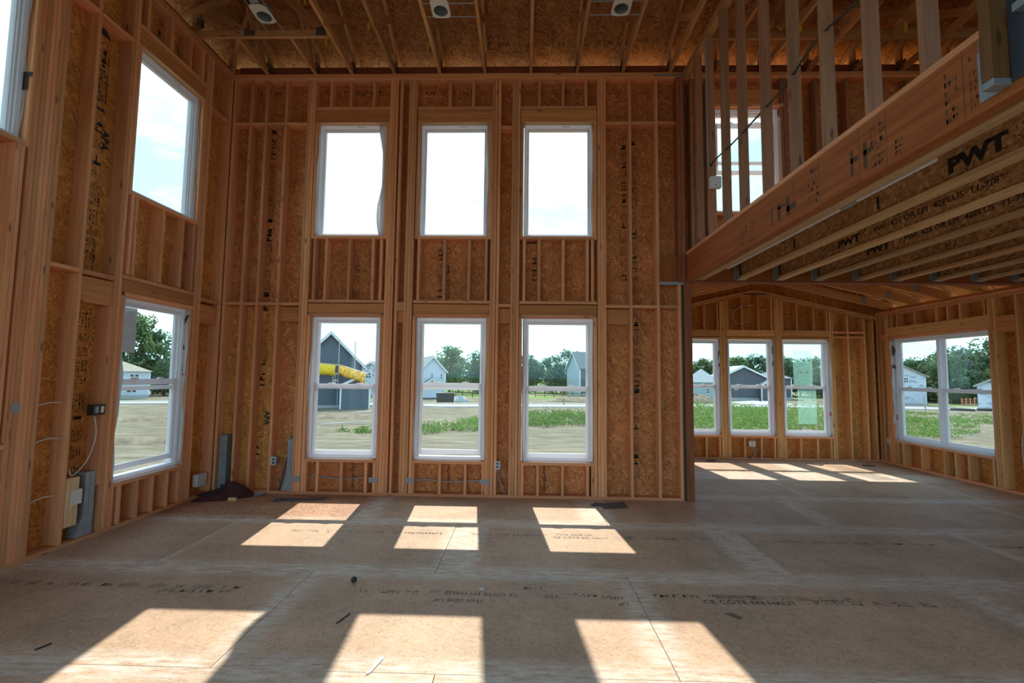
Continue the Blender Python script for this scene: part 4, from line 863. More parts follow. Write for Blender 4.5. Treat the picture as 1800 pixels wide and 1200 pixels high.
# ------------------------------------------------------------------ recessed lights
def recessed_light(cx, cy, along, label, r0, r1):
    t = tag(empty('recessed_light', (cx, cy, H + 0.01)), label, 'light', 'recessed lights in the ceiling')
    bm = bmesh.new(); n = 28; R, s_ = 0.080, 0.105; ring = [[], []]
    for k in range(n):
        an = 2 * PI * k / n; c, q = math.cos(an), math.sin(an); m_ = s_ / max(abs(c), abs(q)) * (0.93 if abs(abs(c) - abs(q)) < 0.3 else 1); ey_ = 1.75 if q < -0.5 else 1.0
        ring[0].append(bm.verts.new((R * c, R * q, 0))); ring[1].append(bm.verts.new((m_ * c, m_ * q * ey_, 0)))
    for k in range(n): bm.faces.new([ring[0][k], ring[0][(k + 1) % n], ring[1][(k + 1) % n], ring[1][k]])
    po = bm_obj('mounting_plate', bm, M['box_white'], t, Matrix.Translation((cx, cy, H + 0.012))); po.modifiers.new('t', 'SOLIDIFY').thickness = 0.003
    bm = bmesh.new(); top = []; bot = []
    for k in range(n):
        an = 2 * PI * k / n; bot.append(bm.verts.new((0.082 * math.cos(an), 0.082 * math.sin(an), 0))); top.append(bm.verts.new((0.074 * math.cos(an), 0.074 * math.sin(an), 0.13)))
    for k in range(n): bm.faces.new([bot[k], bot[(k + 1) % n], top[(k + 1) % n], top[k]])
    bm.faces.new(top); bm_obj('can', bm, M['galv'], t, Matrix.Translation((cx, cy, H + 0.012)))
    board(t, 'junction_box', cx - 0.05, cx + 0.05, cy - 0.30, cy - 0.185, H + 0.02, H + 0.09, M['galv'])
    for q in (-0.098, 0.098):
        if along == 'x': board(t, 'hanger_bar', r0, r1, cy + q - 0.006, cy + q + 0.006, H + 0.018, H + 0.03, M['galv'])
        else: board(t, 'hanger_bar', cx + q - 0.006, cx + q + 0.006, r0, r1, H + 0.018, H + 0.03, M['galv'])
recessed_light(-3.06, 5.04, 'y', 'left recessed light housing hung between the cross jacks', 4.775, 5.345)
recessed_light(-0.985, 4.98, 'x', 'middle recessed light housing with white square plate', -1.17, -0.59)
recessed_light(1.06, 4.97, 'x', 'right recessed light housing with grey square plate', 0.71, 1.29)

# ------------------------------------------------------------------ ducts, boxes, cables
def wall_duct(wall, u0, u1, d0, d1, z0, z1, label, taper=0.0):
    t = tag(empty('sheet_metal_duct', wall.pt((u0 + u1) / 2, (d0 + d1) / 2, z0)), label, 'duct')
    bm = bmesh.new(); A = [wall.pt(a, b, z0) for a, b in ((u0 - taper, d0), (u1, d0), (u1, d1), (u0 - taper, d1))]; Bq = [wall.pt(a, b, z0 + (z1 - z0) * 0.35) for a, b in ((u0, d0), (u1, d0), (u1, d1), (u0, d1))]
    Cq = [wall.pt(a, b, z1) for a, b in ((u0, d0), (u1, d0), (u1, d1), (u0, d1))]; V3 = [[bm.verts.new(p) for p in q] for q in (A, Bq, Cq)]
    for r in (0, 1):
        for k in range(4): bm.faces.new([V3[r][k], V3[r][(k + 1) % 4], V3[r + 1][(k + 1) % 4], V3[r + 1][k]])
    do = bm_obj('duct_body', bm, M['galv'], t); do.modifiers.new('t', 'SOLIDIFY').thickness = 0.0015
    wall.b('seam', (u0 + u1) / 2 - 0.004, (u0 + u1) / 2 + 0.004, z0 + (z1 - z0) * 0.36, z1, d0 - 0.006, d0 - 0.001, M['galv'], t)
    wall.b('collar', u0 - 0.006, u1 + 0.006, z1 - 0.02, z1, d0 - 0.006, d1, M['galv'], t)
    return t
wall_duct(wb, -3.985, -3.885, 0.02, 0.11, 0.04, 0.745, 'galvanized duct standing in the left back corner behind the maroon bag')
wall_duct(wb, -3.070, -3.012, 0.01, 0.11, 0.04, 0.70, 'galvanized duct leaning against the studs left of the lower window', 0.07)
wall_duct(wl, 4.30, 4.40, 0.02, 0.12, 0.04, 0.62, 'galvanized duct boot low in the left wall below the switches', 0.06)
for (p, q, lb) in (((-3.165, D + 0.02, 0.04), (-3.02, D + 0.05, 0.79), 'dark rod leaning in the stud bay left of the lower window'), ((-3.885, D + 0.05, 0.04), (-3.822, D + 0.08, 0.70), 'dark rod leaning in the stud bay beside the corner duct')):
    o = tag(tube(None, 'steel_rod', [p, (Vector(p) + Vector(q)) / 2, q], 0.011, M['dark_steel']), lb, 'rod')
def outlet(wall, u, z, mat, label, d0=-0.006, w_=0.065, h_=0.105, name='outlet_box', face=True):
    t = tag(empty(name, wall.pt(u, 0, z)), label, 'outlet box')
    wall.b('box', u - w_ / 2, u + w_ / 2, z - h_ / 2, z + h_ / 2, d0 + 0.003, 0.06, M['galv'] if mat is M['galv'] else mat, t)
    e = 0.008
    for (a, b, c, d) in ((-w_ / 2, w_ / 2, h_ / 2 - e, h_ / 2), (-w_ / 2, w_ / 2, -h_ / 2, -h_ / 2 + e), (-w_ / 2, -w_ / 2 + e, -h_ / 2 + e, h_ / 2 - e), (w_ / 2 - e, w_ / 2, -h_ / 2 + e, h_ / 2 - e)):
        wall.b('rim', u + a, u + b, z + c, z + d, d0, d0 + 0.0025, M['box_white'] if mat is M['galv'] else mat, t)
    if face:
        for k in (-1, 1): wall.b('slot', u - 0.012, u + 0.012, z + k * 0.022 - 0.012, z + k * 0.022 + 0.012, d0 - 0.001, d0 + 0.0028, M['black'] if mat is M['galv'] else M['conduit'], t)
    return t
outlet(wb, -3.245, 0.42, M['galv'], 'metal outlet box on a stud left of the lower left window'); outlet(wb, -0.325, 0.41, M['galv'], 'metal outlet box low between the middle and right windows')
outlet(wf, 4.42, 0.30, M['box_white'], 'small white outlet box under the middle sunroom window', w_=0.12); outlet(wr, -8.99, 0.42, M['box_white'], 'white outlet box left of the twin window in the right wall')
outlet(wl, 4.20, 0.42, M['box_white'], 'white outlet box low in the left wall beside the duct boot', w_=0.10, h_=0.13, face=False); outlet(wl, 5.86, 0.21, M['box_white'], 'white box low in the corner partly behind the maroon bag', w_=0.16, h_=0.15, face=False)
t = tag(empty('switch_box', wl.pt(4.36, 0, 1.2)), 'black double switch box on the left wall beside the window', 'switch')
wl.b('box', 4.30, 4.425, 1.145, 1.245, -0.006, 0.06, M['black'], t); wl.b('switch', 4.315, 4.352, 1.165, 1.225, -0.010, -0.004, M['conduit'], t); wl.b('switch', 4.375, 4.405, 1.165, 1.225, -0.012, -0.004, M['box_white'], t)
for i, (z, lb) in enumerate(((1.275, 'highest short white cable across the stud bay of the left wall'), (0.965, 'middle short white cable across the stud bay of the left wall'), (0.47, 'lowest short white cable across the stud bay of the left wall'))):
    tag(tube(None, 'cable', [wl.pt(3.80, 0.05, z - 0.02), wl.pt(3.93, 0.04, z + 0.01), wl.pt(4.06, 0.05, z)], 0.006, M['cable_white']), lb, 'cable', 'short white cables in the left wall')
tag(tube(None, 'cable', [wl.pt(4.35, 0.03, 1.14), wl.pt(4.36, 0.01, 0.95), wl.pt(4.28, 0.0, 0.74), wl.pt(4.16, 0.01, 0.62), wl.pt(4.14, 0.03, 0.68)], 0.005, M['cable_white']), 'looping white cable hanging below the switch box', 'cable')
def run(wall, u0, u1, z, lb):
    n = 5; tag(tube(None, 'cable', [wall.pt(u0 + (u1 - u0) * k / n, 0.05 + 0.01 * (k % 2), z + 0.012 * math.sin(k * 1.7)) for k in range(n + 1)], 0.009, M['conduit']), lb, 'cable')
run(wb, -2.84, -1.92, 0.205, 'grey cable through the cripple studs under the left window'); run(wb, -1.43, -0.50, 0.19, 'grey cable through the cripple studs under the middle window')
for (u, wd, lb) in ((-2.95, 0.135, 'grey nail plate left of the left window'), (-1.93, 0.12, 'grey nail plate right of the left window'), (-1.455, 0.10, 'grey nail plate left of the middle window'), (-0.49, 0.13, 'grey nail plate right of the middle window')):
    tag(board(None, 'nail_plate', u - wd / 2, u + wd / 2, D - 0.004, D - 0.0005, 0.165, 0.23, M['conduit'], 0.0005), lb, 'nail plate')
tag(board(None, 'nail_plate', XL + 0.0005, XL + 0.004, 3.59, 3.66, 1.22, 1.30, M['conduit'], 0.0005), 'grey nail plate on the stud pack at the left edge', 'nail plate')
tag(tube(None, 'cable', [wb.pt(-0.325, 0.05, 0.35), wb.pt(-0.31, 0.06, 0.22), wb.pt(-0.26, 0.05, 0.10), wb.pt(-0.23, 0.06, 0.05)], 0.008, M['conduit']), 'grey cable dropping from the outlet box between the windows', 'cable')
tag(tube(None, 'cable', [(2.15, 5.26, 3.86), (2.145, 5.24, 4.02), (2.15, 4.76, 4.0), (2.14, 4.42, 3.98), (2.15, 4.12, 3.99), (2.14, 3.71, 3.98), (2.15, 3.43, 4.06), (2.145, 3.2, 4.06), (2.15, 2.89, 4.02), (2.15, 2.45, 4.0)], 0.009, M['cable_black']), 'black cable strung through the open loft studs', 'cable')
tag(tube(None, 'conduit_pipe', [(2.108, 5.25, 3.95), (2.104, 5.25, 4.6), (2.104, 5.25, 5.2), (2.106, 5.25, 5.59)], 0.010, M['conduit']), 'thin grey conduit running up a loft stud above the white box', 'pipe')
t = tag(empty('junction_box', (2.14, 5.24, 3.78)), 'white junction box on a loft stud in front of the window', 'outlet box')
board(t, 'box', 2.11, 2.235, 5.19, 5.25, 3.72, 3.86, M['box_white'], 0.008); board(t, 'screw', 2.16, 2.17, 5.186, 5.191, 3.745, 3.755, M['black'])
tag(tube(None, 'cable', [wr.pt(-6.42, 0.03, 0.95), wr.pt(-6.55, -0.01, 0.93), wr.pt(-6.62, 0.0, 0.75), wr.pt(-6.63, 0.02, 0.3), wr.pt(-6.55, 0.03, 0.06)], 0.005, M['cable_white']), 'thin pale wire looping on the right wall at the picture edge', 'cable')
tag(tube(None, 'cable', [wf.pt(4.55, 0.05, 3.0), wf.pt(4.3, -0.01, 2.98), wf.pt(4.12, 0.0, 2.85), wf.pt(4.15, 0.0, 2.66), wf.pt(4.3, 0.02, 2.62), wf.pt(4.4, 0.06, 2.7)], 0.005, M['cable_white']), 'thin wire loop at the top of the sunroom gable wall', 'cable')
tag(tube(None, 'cable', [wf.pt(4.44, 0.04, 0.25), wf.pt(4.46, 0.0, 0.12), wf.pt(4.40, -0.03, 0.05), wf.pt(4.36, 0.0, 0.02)], 0.012, M['conduit']), 'grey cable stub below the white box in the sunroom', 'cable')
t = tag(empty('fireplace_box', (-4.06, 3.0, 0.05)), 'black metal fireplace box at the left picture edge', 'fireplace')
board(t, 'firebox', -4.19, -4.045, 2.62, 3.455, 0.06, 0.925, M['black']); board(t, 'mount_tab', -4.046, -4.040, 3.43, 3.50, 0.72, 0.79, M['box_white'], 0.001); board(t, 'base_rail', -4.19, -4.03, 2.62, 3.455, 0.04, 0.06, M['dark_steel'])

# ------------------------------------------------------------------ things lying on the floor
def blob(name, verts_fn, mat, nu=28, nv=12, parent=None, mw=None):
    vs = []; fs = []
    for j in range(nv + 1):
        for i in range(nu): vs.append(verts_fn(2 * PI * i / nu, j / nv))
    for j in range(nv):
        for i in range(nu): fs.append((j * nu + i, j * nu + (i + 1) % nu, (j + 1) * nu + (i + 1) % nu, (j + 1) * nu + i))
    fs.append(tuple(range(nu))[::-1]); fs.append(tuple(range(nv * nu, (nv + 1) * nu)))
    return mesh_obj(name, vs, fs, mat, parent, mw, True)
t = tag(empty('cloth_bag', (-3.72, 5.82, 0)), 'dark maroon cloth bag slumped in the left back corner', 'bag')
def bagf(a, v):
    r = math.sin(PI * (0.06 + 0.94 * v) / 1.06) ** 0.7 if v < 1 else 0.0
    prof = math.cos(v * PI / 2) ** 0.55; c, s_ = math.cos(a), math.sin(a); el = 0.34 * (1 - 0.25 * v)
    x = el * c * prof; y = 0.12 * s_ * prof; z = 0.175 * v * (0.75 + 0.45 * max(0, c)) * (1 - 0.5 * max(0, -c)); wv = 0.008 * math.sin(5 * a + 9 * v)
    return (x + 0.03 * v, y + wv, max(0.0, z))
blob('bag_body', bagf, M['maroon'], parent=t, mw=frame((-3.72, 5.80, 0.0), (0.83, 0.45, 0), (-0.45, 0.83, 0)))
def flapf(a, v):
    prof = math.cos(v * PI / 2) ** 0.6; return (0.26 * math.cos(a) * prof, 0.07 * math.sin(a) * prof, 0.03 + 0.10 * v * (0.8 + 0.4 * math.cos(a)))
blob('bag_lining', flapf, M['black'], parent=t, mw=frame((-3.83, 5.90, 0.0), (0.83, 0.45, 0), (-0.45, 0.83, 0)))
tag(board(None, 'wood_offcut', -3.60, -3.50, 5.70, 5.73, 0.0, 0.035, M['flange']), 'little pale wood offcut in front of the maroon bag', 'offcut')
t = tag(empty('foil_scrap', (-3.42, 5.98, 0)), 'crumpled grey foil scrap beside the maroon bag', 'scrap')
rg = random.Random(5); vs = [(rg.uniform(-.12, .12), rg.uniform(-.05, .05), rg.uniform(0, .035)) for _ in range(18)]; bm = bmesh.new()
for v in vs: bm.verts.new(v)
bmesh.ops.convex_hull(bm, input=list(bm.verts)); bm_obj('foil', bm, M['galv'], t, Matrix.Translation((-3.42, 5.98, 0.0)))
def slab(parent, name, cx, cy, lx, ly, lz, rot, z, tilt=0.0):
    bm = bmesh.new(); rg = random.Random(int(cx * 100)); pl = [(-lx / 2, -ly / 2, 0), (lx / 2 * 0.9, -ly / 2 * 0.8, 0), (lx / 2, ly / 2, 0), (-lx / 2 * 0.7, ly / 2 * 0.9, 0)]
    bm_prism(bm, pl, (0, 0, lz)); return bm_obj(name, bm, M['brown_stain'] if name == 'floor_stain' else M['slate'], parent, Matrix.Translation((cx, cy, z)) @ Matrix.Rotation(rot, 4, 'Z') @ Matrix.Rotation(tilt, 4, 'Y'))
tag(slab(None, 'shingle_offcut', 1.10, 5.76, 0.32, 0.2, 0.008, 0.1, 0.012, -0.05), 'dark shingle offcut on top of the pile under the right window', 'offcut')
tag(slab(None, 'shingle_offcut', 0.95, 5.80, 0.22, 0.16, 0.010, -0.3, 0.0), 'darker shingle offcut under the pile below the right window', 'offcut')
tag(slab(None, 'shingle_offcut', -2.72, 5.80, 0.55, 0.12, 0.010, 0.12, 0.0), 'long dark strip lying below the left window', 'offcut')
tag(slab(None, 'shingle_offcut', -2.98, 5.74, 0.14, 0.10, 0.022, 0.5, 0.0), 'small dark lump at the end of the strip below the left window', 'offcut')
tag(blob('black_knob', lambda a, v: (0.022 * math.cos(a) * math.sin(PI * (0.1 + 0.8 * v)), 0.022 * math.sin(a) * math.sin(PI * (0.1 + 0.8 * v)), 0.021 - 0.021 * math.cos(PI * (0.1 + 0.8 * v))), M['black'], 14, 8, None, Matrix.Translation((-1.263, 3.582, 0.0))), 'small black knob lying alone on the floor', 'knob')
t = tag(empty('plastic_shim', (-0.785, 2.59, 0)), 'white pointed plastic shim on the sunlit floor', 'shim')
bm = bmesh.new(); bm_prism(bm, [(-0.006, -0.078, 0.001), (0.010, -0.055, 0.001), (0.013, 0.07, 0.001), (0.003, 0.085, 0.001), (-0.010, 0.07, 0.001)], (0, 0, 0.006)); bm_obj('shim', bm, M['vinyl'], t, Matrix.Translation((-0.785, 2.59, 0)) @ Matrix.Rotation(-0.22, 4, 'Z'))
for (p, q, lb) in (((-2.725, 2.647), (-2.69, 2.71), 'thin dark stick on the floor at the left front'), ((-1.16, 3.0), (-1.12, 3.12), 'thin dark twig on the floor near the middle sun patch')):
    o = tag(tube(None, 'twig', [(p[0], p[1], 0.004), ((p[0] + q[0]) / 2 + .003, (p[1] + q[1]) / 2, 0.005), (q[0], q[1], 0.006)], 0.004, M['black'], 6, 3), lb, 'twig')
tag(slab(None, 'floor_stain', 1.40, 3.22, 0.10, 0.05, 0.002, -0.9, 0.0), 'brown leaf shaped stain on the floor at the right', 'leaf')  # thin slab standing in for a flat brown stain
tag(board(None, 'white_chip', -0.31, -0.275, 3.50, 3.53, 0.0, 0.010, M['scrap']), 'tiny white chip on the floor beside the lettering', 'chip')
for (x, y, lb) in ((3.55, 8.95, 'dark scrap on the sunroom floor near the left window'), (5.35, 8.75, 'dark scrap on the sunroom floor under the right window'), (6.25, 8.7, 'dark scrap on the sunroom floor near the far corner')):
    tag(slab(None, 'shingle_offcut', x, y, 0.22, 0.1, 0.012, x, 0.0), lb, 'offcut')

# ------------------------------------------------------------------ outside: ground, road, verge
def gz_out(x, y): return -1.5 - 0.008 * math.hypot(x, y)
def ground_mat():
    m, t, b = new_mat('bare_soil'); lk = t.links.new
    c = nd(t, 'ShaderNodeTexCoord'); v = c.outputs['Object']
    n1 = nd(t, 'ShaderNodeTexNoise', Scale=0.16, Detail=6.0, Roughness=0.65); lk(v, n1.inputs['Vector'])
    n2 = nd(t, 'ShaderNodeTexNoise', Scale=1.0, Detail=6.0, Roughness=0.7); lk(mapped(t, v, (0.5, 2.6, 1)), n2.inputs['Vector'])
    n3 = nd(t, 'ShaderNodeTexNoise', Scale=0.045, Detail=4.0); lk(v, n3.inputs['Vector'])
    r1 = ramp(t, [(0.3, (0.13, 0.105, 0.07)), (0.5, (0.24, 0.205, 0.15)), (0.72, (0.38, 0.335, 0.255))]); lk(n2.outputs['Fac'], r1.inputs['Fac'])
    r2 = ramp(t, [(0.35, 0.85), (0.65, 1.1)]); lk(n1.outputs['Fac'], r2.inputs['Fac'])
    base = mixc(t, 1.0, r1.outputs['Color'], r2.outputs['Color'], 'MULTIPLY')
    # thin grass, mostly far off
    d = nd(t, 'ShaderNodeVectorMath', operation='LENGTH'); lk(v, d.inputs[0])
    mr = nd(t, 'ShaderNodeMapRange'); mr.inputs['From Min'].default_value = 62; mr.inputs['From Max'].default_value = 85; lk(d.outputs['Value'], mr.inputs['Value'])
    g = ramp(t, [(0.44, 0.0), (0.54, 1.0)]); lk(n3.outputs['Fac'], g.inputs['Fac'])
    mm = nd(t, 'ShaderNodeMath', operation='MULTIPLY'); lk(mr.outputs[0], mm.inputs[0]); lk(g.outputs['Color'], mm.inputs[1])
    base = mixc(t, mm.outputs[0], base, (0.20, 0.30, 0.07))
    lk(base, b.inputs['Base Color']); b.inputs['Roughness'].default_value = 0.95; b.inputs['Specular IOR Level'].default_value = 0.1
    bp = nd(t, 'ShaderNodeBump', Strength=0.9, Distance=0.5); lk(n2.outputs['Fac'], bp.inputs['Height']); lk(bp.outputs[0], b.inputs['Normal'])
    return m
from mathutils import noise as NZ
vs = [(0, 0, -1.5)]; fs = []; rr_ = [3, 6, 9, 12, 15, 18, 21, 24, 27, 30, 33, 36, 40, 44, 48, 52, 57, 62, 68, 75, 83, 92, 105, 125, 150, 190, 250, 340, 480, 700]; NA = 120
for r in rr_:
    for k in range(NA):
        an = 2 * PI * k / NA; x, y = r * math.cos(an), r * math.sin(an)
        z = gz_out(x, y) + (0.10 * NZ.noise(Vector((x * 0.35, y * 0.35, 0))) + 0.05 * NZ.noise(Vector((x * 1.1, y * 1.1, 3))) if 10 < r < 46 else 0)
        if r > 110 and x > 0.75 * y: z += min(1, (r - 110) / 60.0) * 3.2
        vs.append((x, y, z))
for k in range(NA): fs.append((0, 1 + k, 1 + (k + 1) % NA))
for i in range(len(rr_) - 1):
    for k in range(NA):
        a = 1 + i * NA + k; b_ = 1 + i * NA + (k + 1) % NA; fs.append((a, a + NA, b_ + NA, b_))
gr = struct(mesh_obj('ground', vs, fs, ground_mat(), None, None, True), 'bare soil building lots around the house')
M['road'] = plain('pale_road', (0.40, 0.40, 0.40), 0.9, noise=0.06, nscale=0.5); M['kerb'] = plain('concrete', (0.52, 0.50, 0.47), 0.9)
def ribbon(name, pts, wid, zoff, thick, mat, parent=None):
    vs = []; fs = []; n = len(pts)
    for i, p in enumerate(pts):
        a = Vector(pts[max(i - 1, 0)]); b = Vector(pts[min(i + 1, n - 1)]); tn = (b - a).normalized(); nr = Vector((-tn.y, tn.x))
        for s_ in (-1, 1):
            q = Vector(p) + nr * wid * 0.5 * s_; z = gz_out(q.x, q.y) + zoff
            vs.append((q.x, q.y, z)); vs.append((q.x, q.y, z - thick))
    for i in range(n - 1):
        o = i * 4; fs += [(o, o + 2, o + 6, o + 4), (o + 1, o + 5, o + 7, o + 3), (o, o + 4, o + 5, o + 1), (o + 2, o + 3, o + 7, o + 6)]
    return mesh_obj(name, vs, fs, mat, parent)
def arc(r0, a0, a1, n): return [(r0 * math.sin(math.radians(a0 + (a1 - a0) * k / n)), r0 * math.cos(math.radians(a0 + (a1 - a0) * k / n))) for k in range(n + 1)]
RD = [(-60, 40), (-48, 50), (-38, 53), (-24, 53.0), (-8, 51.5), (5, 54), (20, 57.5), (30, 59.5), (40, 61.5), (49, 61.5), (58, 62), (75, 66)]
road = struct(ribbon('road', RD, 4.6, 0.06, 0.3, M['road']), 'pale street crossing behind the lots')
struct(ribbon('kerb', [(x, y - 2.6) for x, y in RD], 0.4, 0.16, 0.4, M['kerb']), 'concrete kerb of the street'); struct(ribbon('kerb', [(x, y + 2.6) for x, y in RD], 0.4, 0.16, 0.4, M['kerb']), 'far concrete kerb of the street')
struct(ribbon('path', [(70, 74), (78, 80), (90, 84)], 3.0, 0.08, 0.3, M['kerb']), 'pale concrete drive beyond the street on the right')

# ------------------------------------------------------------------ houses
M['roof_grey'] = plain('grey_shingles', (0.17, 0.175, 0.185), 0.9, noise=0.12, nscale=3); M['roof_dark'] = plain('dark_shingles', (0.10, 0.10, 0.115), 0.9, noise=0.12, nscale=3)
M['roof_pale'] = plain('pale_shingles', (0.36, 0.38, 0.40), 0.9, noise=0.08, nscale=3); M['roof_tan'] = plain('tan_roof', (0.27, 0.25, 0.195), 0.9, noise=0.1, nscale=3)
M['found'] = plain('grey_foundation', (0.36, 0.36, 0.36), 0.9); M['trimw'] = plain('white_trim', (0.66, 0.67, 0.69), 0.6); M['dark_glass'] = plain('dark_window', (0.05, 0.06, 0.07), 0.12, spec=0.6)
def siding(name, col):
    m, t, b = new_mat(name); c = nd(t, 'ShaderNodeTexCoord'); wv = nd(t, 'ShaderNodeTexWave', wave_type='BANDS', bands_direction='Z', wave_profile='SAW', Scale=1.6); t.links.new(c.outputs['Object'], wv.inputs['Vector'])
    r = ramp(t, [(0.0, 0.8), (0.15, 1.0), (1.0, 1.03)]); t.links.new(wv.outputs['Fac'], r.inputs['Fac']); t.links.new(mixc(t, 1.0, col, r.outputs['Color'], 'MULTIPLY'), b.inputs['Base Color']); b.inputs['Roughness'].default_value = 0.8
    return m
M['sid_blue'] = siding('slate_blue_siding', (0.10, 0.125, 0.16)); M['sid_grey'] = siding('grey_siding', (0.095, 0.10, 0.125)); M['sid_white'] = siding('white_siding', (0.50, 0.55, 0.64)); M['sid_navy'] = siding('blue_siding', (0.10, 0.15, 0.25)); M['sid_pale'] = siding('pale_blue_siding', (0.32, 0.38, 0.43))
def wrapped():
    m, t, b = new_mat('printed_house_wrap'); c = nd(t, 'ShaderNodeTexCoord'); br = nd(t, 'ShaderNodeTexBrick', Scale=1.0); br.inputs['Color1'].default_value = (0.82, 0.85, 0.92, 1); br.inputs['Color2'].default_value = (0.80, 0.83, 0.90, 1)
    n = nd(t, 'ShaderNodeTexNoise', Scale=1.3, Detail=1.0); t.links.new(mapped(t, c.outputs['Object'], (1.0, 1.0, 2.2)), n.inputs['Vector'])
    r = ramp(t, [(0.56, (0.48, 0.52, 0.60)), (0.62, (0.30, 0.33, 0.40))]); t.links.new(n.outputs['Fac'], r.inputs['Fac']); t.links.new(r.outputs['Color'], b.inputs['Base Color']); b.inputs['Roughness'].default_value = 0.6
    return m
M['wrapped'] = wrapped()
def house(label, cx, cy, yaw, wd, dp, z0, eave, ridge, wall_m, roof_m, wins=(), hip=0.0, over=0.35, name='house', trim=True, side_m=None):
    """gable house; the gable faces local -y; wins = (x, z, w, h) on that face"""
    t = tag(empty(name, (cx, cy, z0)), label, 'house'); mw = Matrix.Translation((cx, cy, 0)) @ Matrix.Rotation(yaw, 4, 'Z'); hw, hd = wd / 2, dp / 2
    bm = bmesh.new()
    if hip: bm_box(bm, -hw, hw, -hd, hd, z0 + 0.5, eave)
    else: bm_prism(bm, [(-hw, -hd, z0 + 0.5), (hw, -hd, z0 + 0.5), (hw, -hd, eave), (0, -hd, ridge), (-hw, -hd, eave)], (0, dp, 0))
    bm_obj('wall', bm, wall_m, t, mw)
    bm = bmesh.new(); bm_box(bm, -hw - .03, hw + .03, -hd - .03, hd + .03, z0 - 1.0, z0 + 0.5); bm_obj('foundation', bm, M['found'], t, mw)
    sl = (ridge - eave) / hw; ze = eave - sl * over
    if hip:
        bm = bmesh.new(); a = [bm.verts.new(p) for p in ((-hw - over, -hd - over, eave), (hw + over, -hd - over, eave), (hw + over, hd + over, eave), (-hw - over, hd + over, eave))]; r = [bm.verts.new((0, -hd + hip, ridge)), bm.verts.new((0, hd - hip, ridge))]
        for f in ((a[0], a[1], r[0]), (a[1], a[2], r[1], r[0]), (a[2], a[3], r[1]), (a[3], a[0], r[0], r[1]), tuple(a[::-1])): bm.faces.new(f)
        bm_obj('roof', bm, roof_m, t, mw)
    else:
        for s_ in (-1, 1):
            bm = bmesh.new(); bm_prism(bm, [(0, -hd - over, ridge + .02), (s_ * (hw + over), -hd - over, ze + .02), (s_ * (hw + over), -hd - over, ze + .2), (0, -hd - over, ridge + .2)], (0, dp + 2 * over, 0)); rf = bm_obj('roof', bm, roof_m, t, mw)
            if trim:
                bm = bmesh.new(); bm_prism(bm, [(0, -hd - over - .04, ridge - .12), (s_ * (hw + over), -hd - over - .04, ze - .12), (s_ * (hw + over), -hd - over - .04, ze + .14), (0, -hd - over - .04, ridge + .14)], (0, .05, 0)); bm_obj('barge_board', bm, M['trimw'], rf, mw)
    if trim:
        for s_ in (-1, 1):
            bm = bmesh.new(); bm_box(bm, s_ * hw - .09, s_ * hw + .09, -hd - .03, -hd + .15, z0 + 0.5, eave - 0.05); bm_obj('corner_board', bm, M['trimw'], t, mw)
    for (x, z, a, b) in wins:
        bm = bmesh.new(); bm_box(bm, x - a / 2, x + a / 2, -hd - .06, -hd + .02, z - b / 2, z + b / 2); fr = bm_obj('window', bm, M['trimw'], t, mw)
        for px in (-1, 1):
            for pz in (-1, 1):
                bm = bmesh.new(); bm_box(bm, x + px * a * .22 - a * .17, x + px * a * .22 + a * .17, -hd - .075, -hd - .05, z + pz * b * .22 - b * .17, z + pz * b * .22 + b * .17); bm_obj('pane', bm, M['dark_glass'], fr, mw)
    return t
def annex(t, cx, cy, yaw, wd, dp, z0, eave, ridge, wall_m, roof_m):
    """porch or garage bay that belongs to house t"""
    mw = Matrix.Translation((cx, cy, 0)) @ Matrix.Rotation(yaw, 4, 'Z'); hw, hd = wd / 2, dp / 2; bm = bmesh.new()
    bm_prism(bm, [(-hw, -hd, z0), (hw, -hd, z0), (hw, -hd, eave), (0, -hd, ridge), (-hw, -hd, eave)], (0, dp, 0)); bm_obj('bay', bm, wall_m, t, mw)
    for s_ in (-1, 1):
        bm = bmesh.new(); ze = eave - (ridge - eave) / hw * .25; bm_prism(bm, [(0, -hd - .2, ridge), (s_ * (hw + .25), -hd - .2, ze), (s_ * (hw + .25), -hd - .2, ze + .18), (0, -hd - .2, ridge + .18)], (0, dp + .2, 0)); rf = bm_obj('bay_roof', bm, roof_m, t, mw)
        bm = bmesh.new(); bm_prism(bm, [(0, -hd - .24, ridge - .08), (s_ * (hw + .25), -hd - .24, ze - .08), (s_ * (hw + .25), -hd - .24, ze + .16), (0, -hd - .24, ridge + .16)], (0, .05, 0)); bm_obj('bay_trim', bm, M['trimw'], rf, mw)
        bm = bmesh.new(); bm_box(bm, s_ * hw - .08, s_ * hw + .08, -hd - .03, -hd + .1, z0, eave); bm_obj('bay_post', bm, M['trimw'], t, mw)
# slate blue house with scaffold, left window
A = house('slate blue gabled house with yellow scaffold netting, seen through the left window', -21.0, 49.6, 0.42, 6.3, 8.0, -2.1, 2.35, 5.55, M['sid_blue'], M['roof_grey'], ((0.55, 0.85, 0.55, 1.5),))
annex(A, -16.9, 46.2, 0.42, 2.7, 2.2, -2.05, 0.35, 1.02, M['sid_blue'], M['roof_grey'])
M['net'] = plain('yellow_netting', (0.72, 0.47, 0.02), 0.7, noise=0.15, nscale=6); M['net2'] = plain('orange_netting', (0.80, 0.42, 0.05), 0.7, noise=0.5, nscale=5)
sc = tag(empty('scaffold', (-18.5, 44.8, -2.0)), 'pump jack scaffold with yellow netting in front of the slate blue house', 'scaffold')
for (x, y, zt) in ((-18.2, 45.2, 4.95), (-16.60, 45.2, 4.70)): board(sc, 'pole', x - .035, x + .035, y - .035, y + .035, -2.0, zt, M['found'])
stick(sc, 'plank', (-20.6, 44.8, 2.56), (-18.0, 44.8, 2.36), 0.10, 0.35, M['flange']); stick(sc, 'plank', (-17.95, 44.9, 2.36), (-15.25, 44.9, 1.52), 0.10, 0.35, M['flange'])
